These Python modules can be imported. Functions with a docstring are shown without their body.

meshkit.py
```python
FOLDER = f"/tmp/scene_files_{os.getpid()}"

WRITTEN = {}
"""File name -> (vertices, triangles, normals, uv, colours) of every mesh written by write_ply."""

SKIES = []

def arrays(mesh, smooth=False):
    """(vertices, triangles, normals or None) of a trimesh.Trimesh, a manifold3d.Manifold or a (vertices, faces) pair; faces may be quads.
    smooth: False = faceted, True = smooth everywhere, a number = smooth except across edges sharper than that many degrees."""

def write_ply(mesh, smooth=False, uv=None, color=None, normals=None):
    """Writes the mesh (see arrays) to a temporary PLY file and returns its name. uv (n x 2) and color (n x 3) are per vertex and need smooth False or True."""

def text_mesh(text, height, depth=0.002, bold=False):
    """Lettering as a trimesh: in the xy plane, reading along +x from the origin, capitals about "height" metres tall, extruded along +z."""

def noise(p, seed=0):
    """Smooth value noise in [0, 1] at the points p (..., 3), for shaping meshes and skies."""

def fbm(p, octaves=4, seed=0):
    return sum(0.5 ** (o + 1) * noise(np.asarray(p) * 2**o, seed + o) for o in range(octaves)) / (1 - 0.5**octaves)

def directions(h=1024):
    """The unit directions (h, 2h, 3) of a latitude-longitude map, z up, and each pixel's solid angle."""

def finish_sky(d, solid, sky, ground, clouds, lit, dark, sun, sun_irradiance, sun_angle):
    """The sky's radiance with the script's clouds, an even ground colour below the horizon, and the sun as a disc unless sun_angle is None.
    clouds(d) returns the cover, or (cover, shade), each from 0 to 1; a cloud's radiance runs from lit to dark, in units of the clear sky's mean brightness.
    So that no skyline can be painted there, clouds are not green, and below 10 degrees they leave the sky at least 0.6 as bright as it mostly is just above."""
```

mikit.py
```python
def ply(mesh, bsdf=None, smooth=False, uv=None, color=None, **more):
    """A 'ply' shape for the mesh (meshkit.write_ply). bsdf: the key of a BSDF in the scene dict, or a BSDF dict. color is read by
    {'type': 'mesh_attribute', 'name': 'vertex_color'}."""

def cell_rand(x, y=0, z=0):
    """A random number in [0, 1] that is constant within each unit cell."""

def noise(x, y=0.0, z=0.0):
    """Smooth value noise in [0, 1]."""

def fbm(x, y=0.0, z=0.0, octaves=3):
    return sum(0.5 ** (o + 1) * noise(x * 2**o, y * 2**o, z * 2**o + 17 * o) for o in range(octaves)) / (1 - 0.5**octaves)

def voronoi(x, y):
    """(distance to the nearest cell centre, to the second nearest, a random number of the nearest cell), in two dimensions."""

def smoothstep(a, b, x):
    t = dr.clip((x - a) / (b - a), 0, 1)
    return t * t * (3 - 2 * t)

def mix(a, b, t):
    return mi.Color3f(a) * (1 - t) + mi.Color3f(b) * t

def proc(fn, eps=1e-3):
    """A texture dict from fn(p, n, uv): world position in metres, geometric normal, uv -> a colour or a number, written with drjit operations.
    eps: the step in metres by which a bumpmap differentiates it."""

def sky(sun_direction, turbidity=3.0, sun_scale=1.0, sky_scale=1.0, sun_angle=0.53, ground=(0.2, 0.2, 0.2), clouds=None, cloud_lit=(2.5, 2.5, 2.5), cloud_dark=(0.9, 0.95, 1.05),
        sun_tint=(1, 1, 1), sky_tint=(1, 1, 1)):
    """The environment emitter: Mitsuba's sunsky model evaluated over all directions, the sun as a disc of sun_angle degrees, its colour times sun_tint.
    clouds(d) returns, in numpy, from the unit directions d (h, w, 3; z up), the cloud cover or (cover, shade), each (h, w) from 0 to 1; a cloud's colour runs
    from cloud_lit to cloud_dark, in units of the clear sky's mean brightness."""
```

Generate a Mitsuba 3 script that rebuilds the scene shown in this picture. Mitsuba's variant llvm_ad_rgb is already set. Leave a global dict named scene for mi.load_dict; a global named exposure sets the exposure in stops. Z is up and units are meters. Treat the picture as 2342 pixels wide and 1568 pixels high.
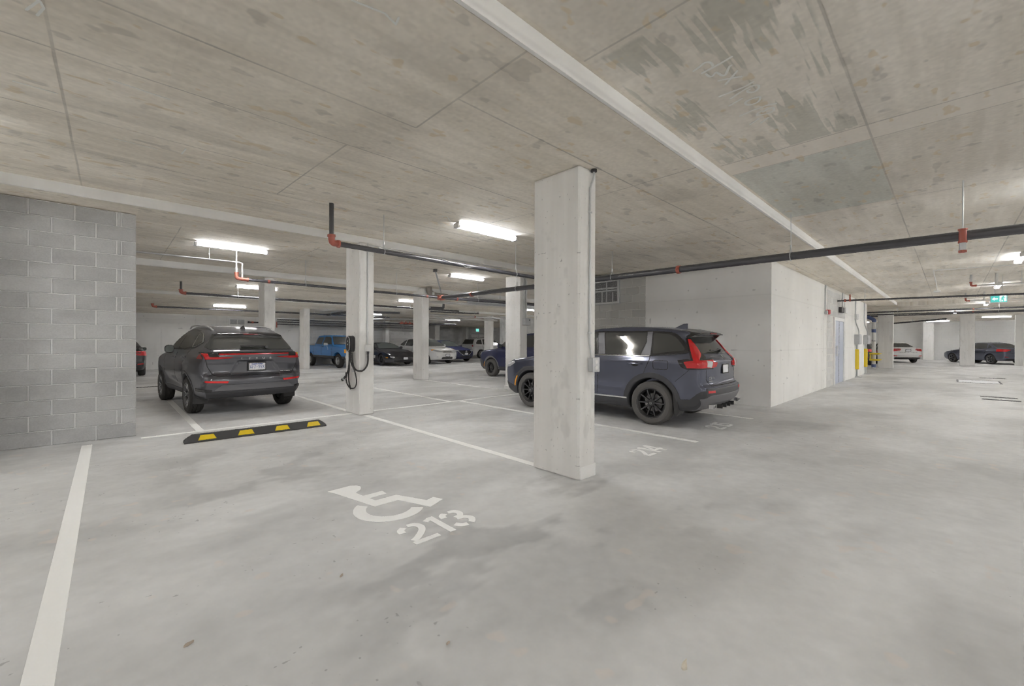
import math, random
import numpy as np, trimesh, shapely, manifold3d as m3
import drjit as dr, mitsuba as mi
import mikit, meshkit
from mikit import noise, fbm, smoothstep, mix, cell_rand, proc
from shapely.geometry import Polygon, LineString, Point, box as sbox
from shapely.ops import unary_union

T = mi.ScalarTransform4f
rng = random.Random(7)
scene, labels = {}, {}
exposure = 0.0

# ---------------------------------------------------------------- camera, light
CAM_H = 1.40
YAW, PITCH, ROLL, FPX = 0.806664, -0.0035930, 0.0032339, 962.018
_f = np.array([math.cos(YAW) * math.cos(PITCH), math.sin(YAW) * math.cos(PITCH), math.sin(PITCH)])
_r = np.array([math.sin(YAW), -math.cos(YAW), 0.0])
_u = np.cross(_r, _f)
_up = _u * math.cos(ROLL) - _r * math.sin(ROLL)
scene['camera'] = {'type': 'perspective', 'fov': math.degrees(2 * math.atan(1171 / FPX)), 'fov_axis': 'x', 'near_clip': 0.05, 'far_clip': 300.0,
                   'to_world': T().look_at(origin=[0, 0, CAM_H], target=[_f[0], _f[1], CAM_H + _f[2]], up=list(_up))}
LAMP = 112.0            # radiance of the fluorescent strip lenses
LAMP_RGB = (0.985, 0.985, 0.985)

# ---------------------------------------------------------------- helpers
def taken(name):
    if name not in scene and name not in labels and not any(k.startswith(name + '__') for k in scene):
        return name
    n = 1
    while True:
        k = f'{name}_{n:03d}'
        if k not in scene and k not in labels and not any(q.startswith(k + '__') for q in scene):
            return k
        n += 1

def put(name, mesh, mat, parent=None, smooth=False, to_world=None, label=None, **more):
    key = taken((parent + '__' if parent else '') + name)
    d = mesh if isinstance(mesh, dict) else mikit.ply(mesh, mat, smooth=smooth)
    d = dict(d)
    if isinstance(mesh, dict) and mat:
        d['bsdf'] = {'type': 'ref', 'id': mat}
    if to_world is not None:
        d['to_world'] = to_world
    d.update(more)
    scene[key] = d
    if label:
        labels[key] = {'label': label}
    return key

def thing(name, label, cat, group=None, kind=None):
    key = taken(name)
    labels[key] = {'label': label, 'category': cat}
    if group: labels[key]['group'] = group
    if kind: labels[key]['kind'] = kind
    return key

def tag(key, label, cat, group=None, kind=None):
    labels[key] = {'label': label}
    if cat: labels[key]['category'] = cat
    if group: labels[key]['group'] = group
    if kind: labels[key]['kind'] = kind
    return key

def struct(key, mesh, mat, label=None, smooth=False):
    put(key, mesh, mat, smooth=smooth)
    labels[key] = {'kind': 'structure', 'label': label or key.replace('_', ' '), 'category': key.split('_')[0]}
    return key

def bx(x0, x1, y0, y1, z0, z1):
    m = trimesh.creation.box((x1 - x0, y1 - y0, z1 - z0))
    m.apply_translation(((x0 + x1) / 2, (y0 + y1) / 2, (z0 + z1) / 2))
    return m

def bev(x0, x1, y0, y1, z0, z1, b=0.01):
    """Box with chamfered edges (hull of three slimmer boxes)."""
    P = []
    for sx in (0, 1):
        for sy in (0, 1):
            for sz in (0, 1):
                p = [x1 if sx else x0, y1 if sy else y0, z1 if sz else z0]
                for ax in range(3):
                    q = list(p)
                    for o in range(3):
                        if o != ax:
                            q[o] += -b if (sx, sy, sz)[o] else b
                    P.append(q)
    return trimesh.convex.convex_hull(np.array(P))

def cat(*ms):
    return trimesh.util.concatenate([m for m in ms if m is not None])

def cyl(p0, p1, r, n=16):
    p0, p1 = np.asarray(p0, float), np.asarray(p1, float)
    return trimesh.creation.cylinder(radius=r, segment=np.array([p0, p1]), sections=n)

def tube(points, r, n=8, closed=False, caps=True):
    p = np.asarray(points, float)
    t = np.gradient(p, axis=0)
    if closed:
        t = np.roll(p, -1, 0) - np.roll(p, 1, 0)
    t /= np.linalg.norm(t, axis=1, keepdims=True) + 1e-12
    a = np.zeros_like(p)
    v = np.array([0, 0, 1.0]) if abs(t[0][2]) < 0.9 else np.array([1.0, 0, 0])
    for i in range(len(p)):
        v = v - t[i] * (v @ t[i]); v /= np.linalg.norm(v) + 1e-12
        a[i] = v
    b = np.cross(t, a)
    th = np.arange(n) * 2 * np.pi / n
    rr = np.broadcast_to(r, (len(p),))
    V = p[:, None] + rr[:, None, None] * (np.cos(th)[None, :, None] * a[:, None] + np.sin(th)[None, :, None] * b[:, None])
    V = V.reshape(-1, 3); F = []
    m = len(p)
    for i in range(m if closed else m - 1):
        i2 = (i + 1) % m
        for j in range(n):
            j2 = (j + 1) % n
            F += [[i * n + j, i * n + j2, i2 * n + j2], [i * n + j, i2 * n + j2, i2 * n + j]]
    if caps and not closed:
        c0, c1 = len(V), len(V) + 1
        V = np.vstack([V, p[0], p[-1]])
        for j in range(n):
            j2 = (j + 1) % n
            F += [[c0, j2, j], [c1, (m - 1) * n + j, (m - 1) * n + j2]]
    return trimesh.Trimesh(V, np.array(F), process=False)

def smooth_path(pts, k=8):
    p = np.asarray(pts, float)
    e = np.vstack([2 * p[0] - p[1], p, 2 * p[-1] - p[-2]])
    out = []
    for i in range(1, len(e) - 2):
        for t in np.linspace(0, 1, k, endpoint=False):
            a, b, c, d = e[i - 1], e[i], e[i + 1], e[i + 2]
            out.append(0.5 * (2 * b + (c - a) * t + (2 * a - 5 * b + 4 * c - d) * t ** 2 + (3 * b - a - 3 * c + d) * t ** 3))
    out.append(p[-1])
    return np.array(out)

def lathe(profile, n=32):
    """profile: (r, z) points; axis z."""
    p = np.asarray(profile, float); m = len(p)
    th = np.arange(n) * 2 * np.pi / n
    V = np.stack([p[:, None, 0] * np.cos(th), p[:, None, 0] * np.sin(th), np.repeat(p[:, 1:2], n, 1)], -1).reshape(-1, 3)
    F = []
    for i in range(m - 1):
        for j in range(n):
            j2 = (j + 1) % n
            a, b, c, d = i * n + j, i * n + j2, (i + 1) * n + j2, (i + 1) * n + j
            if p[i, 0] > 1e-9: F.append([a, b, c])
            if p[i + 1, 0] > 1e-9: F.append([a, c, d])
    return trimesh.Trimesh(V, np.array(F), process=False)

def extr(poly, h):
    gs = getattr(poly, 'geoms', [poly])
    return cat(*[trimesh.creation.extrude_polygon(g, h, engine='earcut') for g in gs if g.area > 1e-9])

def xf(mesh, M):
    m = mesh.copy(); m.apply_transform(np.asarray(M, float)); return m

def rotz(a):
    c, s = math.cos(a), math.sin(a)
    M = np.eye(4); M[:2, :2] = [[c, -s], [s, c]]; return M

def frame(o, ex, ey, ez):
    M = np.eye(4); M[:3, 0], M[:3, 1], M[:3, 2], M[:3, 3] = ex, ey, ez, o; return M

def mat4(M):
    return T(np.asarray(M, float).tolist())

# ---------------------------------------------------------------- materials
def rgb(*c): return {'type': 'rgb', 'value': [float(x) for x in c]}

def principled(name, col, rough=0.5, metal=0.0, two=True, **kw):
    b = {'type': 'principled', 'base_color': col if isinstance(col, dict) else rgb(*col), 'roughness': rough, 'metallic': metal, **kw}
    scene[name] = {'type': 'twosided', 'b': b} if two else b

def bumped(name, col, bump, rough=0.8, spec=0.3):
    scene[name] = {'type': 'twosided', 'b': {'type': 'bumpmap', 'arbitrary': bump, 'scale': 1.0,
                   'b': {'type': 'principled', 'base_color': col, 'roughness': rough, 'specular': spec}}}

def line_mask(d, w):
    return 1 - smoothstep(w * 0.4, w, dr.abs(d))

def boxmask(x, y, x0, x1, y0, y1, s):
    return smoothstep(x0 - s, x0 + s, x) * (1 - smoothstep(x1 - s, x1 + s, x)) * smoothstep(y0 - s, y0 + s, y) * (1 - smoothstep(y1 - s, y1 + s, y))

def floor_col(p, n, uv):
    x, y = p.x, p.y
    big = fbm(x * 0.45 + 3.1, y * 0.8 + 1.7, 0.0, 4)
    tro = fbm(x * 1.3 + y * 0.5, y * 2.6 + 9.0, 3.0, 4)          # trowel clouds
    fine = fbm(x * 14.0, y * 14.0, 1.0, 3)
    dark = smoothstep(0.52, 0.72, fbm(x * 0.9 + 11.3, y * 1.1 + 4.2, 5.0, 4))
    c = mix((0.510, 0.510, 0.505), (0.635, 0.637, 0.637), smoothstep(0.3, 0.7, big * 0.6 + tro * 0.4))
    c = c * (0.94 + 0.12 * fine)
    c = c * (1 - 0.13 * dark)
    # worn, darker smears where cars turn
    sm = smoothstep(0.50, 0.68, fbm(x * 1.6 + 2.0, y * 3.2, 8.0, 4)) * boxmask(x, y, 0.9, 3.9, 1.3, 3.0, 0.5)
    sm = sm + smoothstep(0.45, 0.65, fbm(x * 2.2 + 7.0, y * 2.4, 2.0, 4)) * boxmask(x, y, 0.2, 2.4, 3.8, 6.6, 0.6) * 0.8
    c = c * (1 - 0.22 * dr.minimum(sm, 1.0))
    spk = smoothstep(0.84, 0.90, fbm(x * 30.0, y * 30.0, 4.0, 2)) * smoothstep(0.55, 0.7, noise(x * 1.7, y * 1.7, 9.0))
    c = c * (1 - 0.30 * spk)
    rust = smoothstep(0.76, 0.84, fbm(x * 6.0 + 40.0, y * 6.0, 2.0, 3))
    c = mix(c, mi.Color3f(0.66, 0.55, 0.47), 0.25 * rust)
    return c

def floor_bump(p, n, uv):
    return 0.004 * fbm(p.x * 3.0, p.y * 3.0, 0.0, 3) + 0.0006 * noise(p.x * 60.0, p.y * 60.0, 1.0)

def floor_rough(p, n, uv):
    return 0.50 + 0.25 * fbm(p.x * 1.5, p.y * 2.0, 6.0, 3)

SEAM_X = [(3.08, -1.0, 1.84), (2.50, 1.84, 40.0), (3.83, -1.0, 6.0), (5.02, -1.0, 9.0), (6.05, -1.0, 12.0), (0.52, -9.0, 27.0), (-0.70, -9.0, 27.0), (-1.9, -9.0, 27.0), (9.8, -1.0, 30.0), (11.0, -1.0, 30.0), (12.2, -1.0, 30.0),
          (15.2, 0.0, 30.0), (16.4, 0.0, 30.0), (17.6, 0.0, 30.0)]
SEAM_Y = [(1.84, 1.78, 3.08), (1.57, 3.83, 6.05), (-0.25, 3.08, 7.7), (4.3, 1.78, 5.02), (6.7, 1.78, 6.05), (5.1, 5.02, 7.7), (9.1, 1.78, 5.0), (2.34, -3.0, 1.74), (4.80, -3.0, 1.74), (5.16, -3.0, 1.74), (7.54, -3.0, 1.74),
          (9.98, -3.0, 1.74), (12.4, -3.0, 1.74), (14.9, -3.0, 1.74), (17.3, -3.0, 1.74), (3.2, 8.6, 13.4), (5.6, 8.6, 11.0), (8.0, 11.0, 13.4), (0.9, 8.6, 13.4)]

def ceil_seams(p):
    x, y = p.x, p.y
    wob = 0.006 * (noise(x * 3.0, y * 3.0, 2.0) - 0.5)
    m = mi.Float(0.0)
    for yy, a, b in SEAM_X:
        m = dr.maximum(m, dr.select((x > a) & (x < b), line_mask(y - yy + wob, 0.012), 0.0))
    for xx, a, b in SEAM_Y:
        m = dr.maximum(m, dr.select((y > a) & (y < b), line_mask(x - xx + wob, 0.012), 0.0))
    return m

def ceil_col(p, n, uv):
    x, y = p.x, p.y
    grain = fbm(x * 1.2, y * 14.0, 0.0, 4)
    cloud = fbm(x * 0.9 + 5.0, y * 0.9, 2.0, 4)
    fine = noise(x * 40.0, y * 40.0, 3.0)
    c = mix((0.690, 0.642, 0.560), (0.845, 0.795, 0.712), smoothstep(0.25, 0.75, 0.35 * grain + 0.65 * cloud))
    c = c * (0.95 + 0.10 * fine)
    tone = cell_rand(dr.floor((x - 0.3) / 2.44), dr.floor((y - 0.52) / 1.22), 3.0)
    c = c * (0.94 + 0.10 * tone)
    low = smoothstep(0.62, 0.75, fbm(x * 0.6, y * 2.2 + 30.0, 9.0, 3))
    c = c * (1 - 0.12 * low)
    aisle = 1 - smoothstep(1.70, 1.76, y)
    c = mix(c, c * mi.Color3f(1.0, 1.01, 1.035), aisle)
    # dark form-oil streaks on the panels over the aisle
    st = smoothstep(0.535, 0.60, 0.62 * fbm(x * 1.7 + 3.0, y * 3.4 + 1.0, 4.0, 3) + 0.38 * fbm(x * 2.6, y * 34.0, 2.0, 2) + 0.05) * boxmask(x, y, 2.4, 4.75, 0.56, 1.72, 0.02)
    st = st + 0.9 * smoothstep(0.42, 0.5, fbm(x * 3.0 + 8.0, y * 16.0, 6.0, 3)) * smoothstep(4.2, 4.75, x) * boxmask(x, y, 3.9, 4.78, 0.6, 1.72, 0.02)
    c = mix(c, c * mi.Color3f(0.76, 0.78, 0.77), dr.minimum(st, 1.0))
    pat = boxmask(x, y, 5.17, 7.53, 0.53, 1.74, 0.008)
    c = mix(c, c * mi.Color3f(0.84, 0.89, 0.90), pat)
    lig = boxmask(x, y, 4.82, 5.15, -2.0, 1.74, 0.01)
    c = mix(c, mi.Color3f(0.80, 0.755, 0.69), 0.6 * lig)
    blot = smoothstep(0.70, 0.80, fbm(x * 5.0, y * 8.0, 7.0, 3))
    c = c * (1 - 0.18 * blot)
    rust = smoothstep(0.72, 0.80, fbm(x * 6.0 + 9.0, y * 11.0, 1.0, 3))
    c = mix(c, mi.Color3f(0.62, 0.50, 0.32), 0.45 * rust)
    c = c * (1 - 0.36 * ceil_seams(p) * (0.35 + 0.65 * noise(x * 2.0, y * 2.0, 5.0)))
    return c

def ceil_bump(p, n, uv):
    return 0.0012 * fbm(p.x * 4.0, p.y * 24.0, 0.0, 3) - 0.004 * ceil_seams(p)

def wall_col(p, n, uv):
    h = p.x + p.y
    cl = fbm(h * 0.8, p.z * 0.8, 4.0, 4)
    st = fbm(h * 3.0, p.z * 0.5, 7.0, 3)
    c = mix((0.765, 0.760, 0.742), (0.865, 0.862, 0.845), smoothstep(0.1, 0.9, 0.72 * cl + 0.28 * st))
    lift = line_mask(p.z - 1.22 + 0.01 * noise(h * 2.0, 0, 0), 0.02) + line_mask(p.z - 2.44, 0.02)
    c = c * (1 - 0.05 * lift)
    tie = smoothstep(0.93, 0.98, noise(h * 9.0, p.z * 9.0, 1.0))
    c = c * (1 - 0.25 * tie)
    drip = smoothstep(0.66, 0.74, fbm(h * 9.0, p.z * 0.6, 2.0, 3)) * smoothstep(0.45, 0.6, fbm(h * 0.9, p.z * 0.4, 11.0, 2))
    c = c * (1 - 0.07 * drip)
    return c

def wall_bump(p, n, uv):
    h = p.x + p.y
    return 0.002 * fbm(h * 6.0, p.z * 2.0, 0.0, 3) - 0.002 * smoothstep(0.93, 0.98, noise(h * 9.0, p.z * 9.0, 1.0))

def col_col(p, n, uv):
    h = p.x * 1.3 + p.y
    cl = fbm(h * 2.5, p.z * 1.0, 4.0, 4)
    st = fbm(h * 16.0, p.z * 0.9, 7.0, 3)
    c = mix((0.755, 0.745, 0.722), (0.865, 0.858, 0.84), smoothstep(0.15, 0.85, 0.6 * cl + 0.4 * st))
    pit = smoothstep(0.92, 0.97, noise(h * 40.0, p.z * 34.0, 2.0))
    c = c * (1 - 0.35 * pit)
    blot = smoothstep(0.66, 0.80, fbm(h * 6.0, p.z * 4.0, 9.0, 4))
    c = c * (1 - 0.10 * blot)
    return c

def col_bump(p, n, uv):
    h = p.x * 1.3 + p.y
    return 0.0015 * fbm(h * 8.0, p.z * 2.0, 0.0, 3) - 0.002 * smoothstep(0.92, 0.97, noise(h * 40.0, p.z * 34.0, 2.0))

def face_col(p, n, uv):
    c = mix((0.80, 0.795, 0.78), (0.90, 0.895, 0.88), fbm((p.x + p.y) * 2.0, p.z * 4.0, 4.0, 4))
    low = 1 - smoothstep(0.0, 0.03, dr.abs(p.z - 3.205) - 0.01 + 0.02 * noise(p.x * 6.0, 0, 0))
    return c * (1 - 0.10 * low)

def farblock_col(p, n, uv):
    h = p.x + p.y
    row = dr.floor(p.z / 0.207)
    u = (h + 0.2 * (row - 2 * dr.floor(row / 2))) / 0.406
    fu, fv = (u - dr.floor(u)) * 0.406, (p.z / 0.207 - row) * 0.207
    m = dr.maximum(1 - smoothstep(0.006, 0.014, fu), 1 - smoothstep(0.006, 0.014, fv))
    t = cell_rand(dr.floor(u), row, 1.0)
    c = mi.Color3f(0.64, 0.645, 0.64) * (0.88 + 0.2 * t) * (0.93 + 0.14 * fbm(h * 2.0, p.z * 2.0, 1.0, 3))
    return mix(c, mi.Color3f(0.67, 0.67, 0.66), m)

def paintedblock_col(p, n, uv):
    h = p.x + p.y
    row = dr.floor(p.z / 0.207)
    u = (h + 0.2 * (row - 2 * dr.floor(row / 2))) / 0.406
    fu, fv = (u - dr.floor(u)) * 0.406, (p.z / 0.207 - row) * 0.207
    m = dr.maximum(1 - smoothstep(0.006, 0.014, fu), 1 - smoothstep(0.006, 0.014, fv))
    return mi.Color3f(0.80, 0.80, 0.79) * (1 - 0.10 * m) * (0.95 + 0.08 * fbm(h * 2.0, p.z * 2.0, 1.0, 3))

def block_tex(base):
    def f(p, n, uv):
        h = p.x + p.y
        cl = fbm(h * 3.0, p.z * 4.0, base * 10, 4)
        gr = noise(h * 90.0, p.z * 90.0, 3.0)
        return mi.Color3f(base, base * 1.005, base * 1.005) * (0.80 + 0.36 * cl) * (0.95 + 0.10 * gr)
    return f

def rough_spec(name, col_fn, rough_fn=None, rough=0.75, spec=0.3, bump_fn=None):
    b = {'type': 'principled', 'base_color': proc(col_fn), 'roughness': proc(rough_fn) if rough_fn else rough, 'specular': spec}
    if bump_fn:
        b = {'type': 'bumpmap', 'bump': proc(bump_fn, 2e-3), 'scale': 1.0, 'b': b}
    scene[name] = {'type': 'twosided', 'b': b}

rough_spec('floor_concrete', floor_col, floor_rough, spec=0.35, bump_fn=floor_bump)
rough_spec('ceiling_concrete', ceil_col, rough=0.8, bump_fn=ceil_bump)
rough_spec('wall_concrete', wall_col, rough=0.8, bump_fn=wall_bump)
rough_spec('column_concrete', col_col, rough=0.8, bump_fn=col_bump)
rough_spec('face_concrete', face_col, rough=0.85)
rough_spec('far_block', farblock_col, rough=0.85)
rough_spec('painted_block', paintedblock_col, rough=0.7)
for i, b in enumerate((0.47, 0.50, 0.53)):
    rough_spec(f'block_{i}', block_tex(b), rough=0.9, spec=0.2)
for i, b in enumerate((0.46, 0.50, 0.53)):
    scene[f'core_block_{i}'] = {'type': 'twosided', 'b': {'type': 'principled', 'base_color': rgb(b, b * 0.99, b * 0.95), 'roughness': 0.9, 'specular': 0.2}}
for i, b in enumerate((0.58, 0.62, 0.66)):
    scene[f'far_block_{i}'] = {'type': 'twosided', 'b': {'type': 'principled', 'base_color': rgb(b, b, b * 0.985), 'roughness': 0.9, 'specular': 0.2}}
principled('mortar', (0.76, 0.76, 0.75), 0.9, specular=0.2)
principled('mortar_core', (0.72, 0.71, 0.68), 0.9, specular=0.2)
principled('paint_line', (0.84, 0.84, 0.825), 0.6)
principled('paint_number', (0.87, 0.87, 0.86), 0.6)
principled('pipe_black', (0.045, 0.045, 0.050), 0.28, specular=0.7)
principled('pipe_steel', (0.55, 0.55, 0.55), 0.35, 0.8)
principled('pipe_red', (0.36, 0.095, 0.065), 0.4)
principled('galvanised', (0.62, 0.63, 0.64), 0.38, 0.75)
principled('grey_box', (0.50, 0.51, 0.52), 0.5)
principled('white_plastic', (0.80, 0.80, 0.79), 0.45)
principled('white_pipe', (0.74, 0.73, 0.71), 0.45)
principled('black_plastic', (0.022, 0.022, 0.024), 0.35)
principled('black_rubber', (0.020, 0.020, 0.020), 0.55)
principled('stop_rubber', (0.035, 0.035, 0.036), 0.6)
principled('yellow', (0.78, 0.58, 0.03), 0.45)
principled('yellow_film', (0.80, 0.57, 0.02), 0.35)
principled('dark_gap', (0.02, 0.02, 0.02), 0.8)
principled('grey_dark', (0.12, 0.12, 0.125), 0.6)
principled('insulation', (0.20, 0.18, 0.16), 0.7)
principled('door_grey', (0.52, 0.56, 0.66), 0.45)
principled('blue_paint', (0.07, 0.10, 0.22), 0.45)
principled('red_plastic', (0.55, 0.05, 0.06), 0.4)
principled('chalk', (0.80, 0.80, 0.77), 0.95)
principled('brass', (0.75, 0.62, 0.35), 0.3, 0.9)
scene['lamp_lens'] = {'type': 'twosided', 'b': {'type': 'diffuse', 'reflectance': rgb(0.8, 0.8, 0.8)}}

# ---------------------------------------------------------------- the setting
Z1, Z2 = 3.17, 3.31         # band soffits, slab soffit over the aisle
floor = struct('floor', bx(-9.5, 62, -9.5, 40, -0.2, 0.0), 'floor_concrete', 'grey trowelled concrete parkade floor')

def slab_profile(pts, x0, x1, top=3.8):
    """Prism along x from the (y, z) soffit profile."""
    poly = Polygon([(y, z) for y, z in pts] + [(pts[-1][0], top), (pts[0][0], top)])
    m = extr(poly, x1 - x0)
    return xf(m, frame((x0, 0, 0), (0, 1, 0), (0, 0, 1), (1, 0, 0)))
prof = [(-9.5, 3.31), (1.775, 3.31), (1.80, Z1), (3.3, Z1), (7.72, 3.375), (7.745, 3.24), (8.62, 3.24), (8.64, 3.355), (13.38, 3.36), (13.40, 3.20), (14.6, 3.20), (14.62, 3.33), (19.98, 3.22), (20.0, 3.10), (21.0, 3.05), (27.2, 2.67)]
m = slab_profile(prof, -9.5, 27.0)
# far side of the garage: level soffit with a cross band
far_prof = [(-9.5, 3.14), (40.0, 3.10)]
m2 = slab_profile(far_prof, 30.0, 62.0)
m3_ = slab_profile([(-9.5, 3.17), (40, 3.0)], 27.0, 30.0)
m4 = slab_profile([(27.2, 2.67), (40.0, 2.95)], -9.5, 27.0)
ceiling = struct('ceiling', cat(m, m2, m3_, m4), 'ceiling_concrete', 'board-marked concrete ceiling with shallow dropped bands')
# the pale sawn faces of the dropped bands
def band_face(y, z0, z1, x0, x1, t=0.006, lab=None):
    return put('band_face', bx(x0, x1, y - t, y + 0.02, z0, z1), 'face_concrete', ceiling, label=lab)
band_face(1.775, Z1 - 0.001, 3.315, -9.4, 26.95, lab='bright pale concrete edge of the dropped band over the aisle')
band_face(7.722, 3.24 - 0.001, 3.38, -1.0, 26.9)
band_face(13.38, 3.20 - 0.001, 3.365, -1.0, 26.9)
band_face(19.98, 3.10 - 0.001, 3.225, -1.0, 26.9)

# --- walls
def wall(key, x0, x1, y0, y1, mat, z1=3.75, lab=None, z0=-0.02):
    return struct(key, bx(x0, x1, y0, y1, z0, z1), mat, lab)

# block wall at the left
WY = 8.25
wall_l = wall('wall_left', -1.02, 0.285, WY + 0.012, WY + 0.2, 'mortar', 3.232, 'grey concrete block wall at the left edge, courses in running bond')
def block_mesh(w, h, d, b=0.006):
    """front face towards -y, at y=0; body goes to y=d."""
    v = [(b, 0, b), (w - b, 0, b), (w - b, 0, h - b), (b, 0, h - b), (0, b, 0), (w, b, 0), (w, b, h), (0, b, h), (0, d, 0), (w, d, 0), (w, d, h), (0, d, h)]
    q = [(0, 1, 2, 3), (4, 5, 1, 0), (5, 6, 2, 1), (6, 7, 3, 2), (7, 4, 0, 3), (8, 9, 5, 4), (9, 10, 6, 5), (10, 11, 7, 6), (11, 8, 4, 7), (11, 10, 9, 8)]
    return trimesh.Trimesh(np.array(v, float), np.array([t for a, b_, c, d_ in q for t in ((a, b_, c), (a, c, d_))]), process=False)
_bc = {}
def block(parent, w, h, d, M, mats):
    k = (round(w, 3), round(h, 3), round(d, 3))
    if k not in _bc: _bc[k] = mikit.ply(block_mesh(*k), 'mortar')
    put('block', _bc[k], mats[rng.randrange(len(mats))], parent, to_world=mat4(M))
PITCH_Z, J = 0.2045, 0.011
rows = 16
for r in range(rows):
    z0 = 0.005 + r * (3.232 - 0.005) / rows
    h = (3.232 - 0.005) / rows - J
    if r % 2 == 1:   # rows with the odd narrow piece near the end
        xs = [-1.02, -0.746, -0.328, 0.088, 0.14, 0.287]
    else:
        xs = [-1.02, -0.541, -0.123, 0.287]
    for a, b in zip(xs[:-1], xs[1:]):
        last = b > 0.28
        jj = rng.uniform(-0.002, 0.002)
        block(wall_l, (b - a) - (0.0 if last else J + 0.003), h, 0.19, frame((a, WY + jj, z0), (1, 0, 0), (0, 1, 0), (0, 0, 1)), ['block_0', 'block_1', 'block_1', 'block_2'])
wall('wall_side', -1.3, -1.0, 7.35, 8.5, 'wall_concrete', lab='concrete side wall at the far left edge of the frame')
wall('wall_back', -9.5, 62, -9.5, -9.2, 'wall_concrete', lab='concrete wall behind the camera')
wall('wall_end', -9.5, -9.2, -9.2, 40, 'wall_concrete', lab='concrete end wall out of frame')

# far left wall: concrete, then block
wall('wall_far', -9.2, 8.2, 26.6, 27.0, 'wall_concrete', 2.72, 'smooth grey concrete far wall behind the grey crossover')
CZ_ = 0.2045
wall('wall_far_block', 8.2, 16.0, 26.4, 27.0, 'mortar_core', 2.72, 'grey block far wall behind the blue pickup truck')
for r in range(13):
    for q in range(-1, 20):
        a, b2 = 8.2 + 0.406 * q + (0.203 if r % 2 else 0), 8.2 + 0.406 * (q + 1) + (0.203 if r % 2 else 0)
        a, b2 = max(a, 8.2), min(b2, 16.0)
        if b2 - a > 0.06:
            block('wall_far_block', b2 - a - 0.014, CZ_ - 0.014, 0.02, frame((a, 26.388, 0.006 + r * CZ_), (1, 0, 0), (0, 1, 0), (0, 0, 1)), ['far_block_0', 'far_block_1', 'far_block_1', 'far_block_2'])
wall('wall_far_return', 15.7, 16.0, 27.0, 33.0, 'far_block', 3.05, 'block return wall far behind')
wall('wall_lobby', 15.7, 34.0, 33.0, 33.3, 'far_block', 3.05, 'block wall with lobby door far at the centre')
wall('wall_lobby_side', 34.0, 34.3, 8.0, 33.3, 'wall_concrete', 3.05, 'concrete wall far behind the navy crossover')
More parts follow.
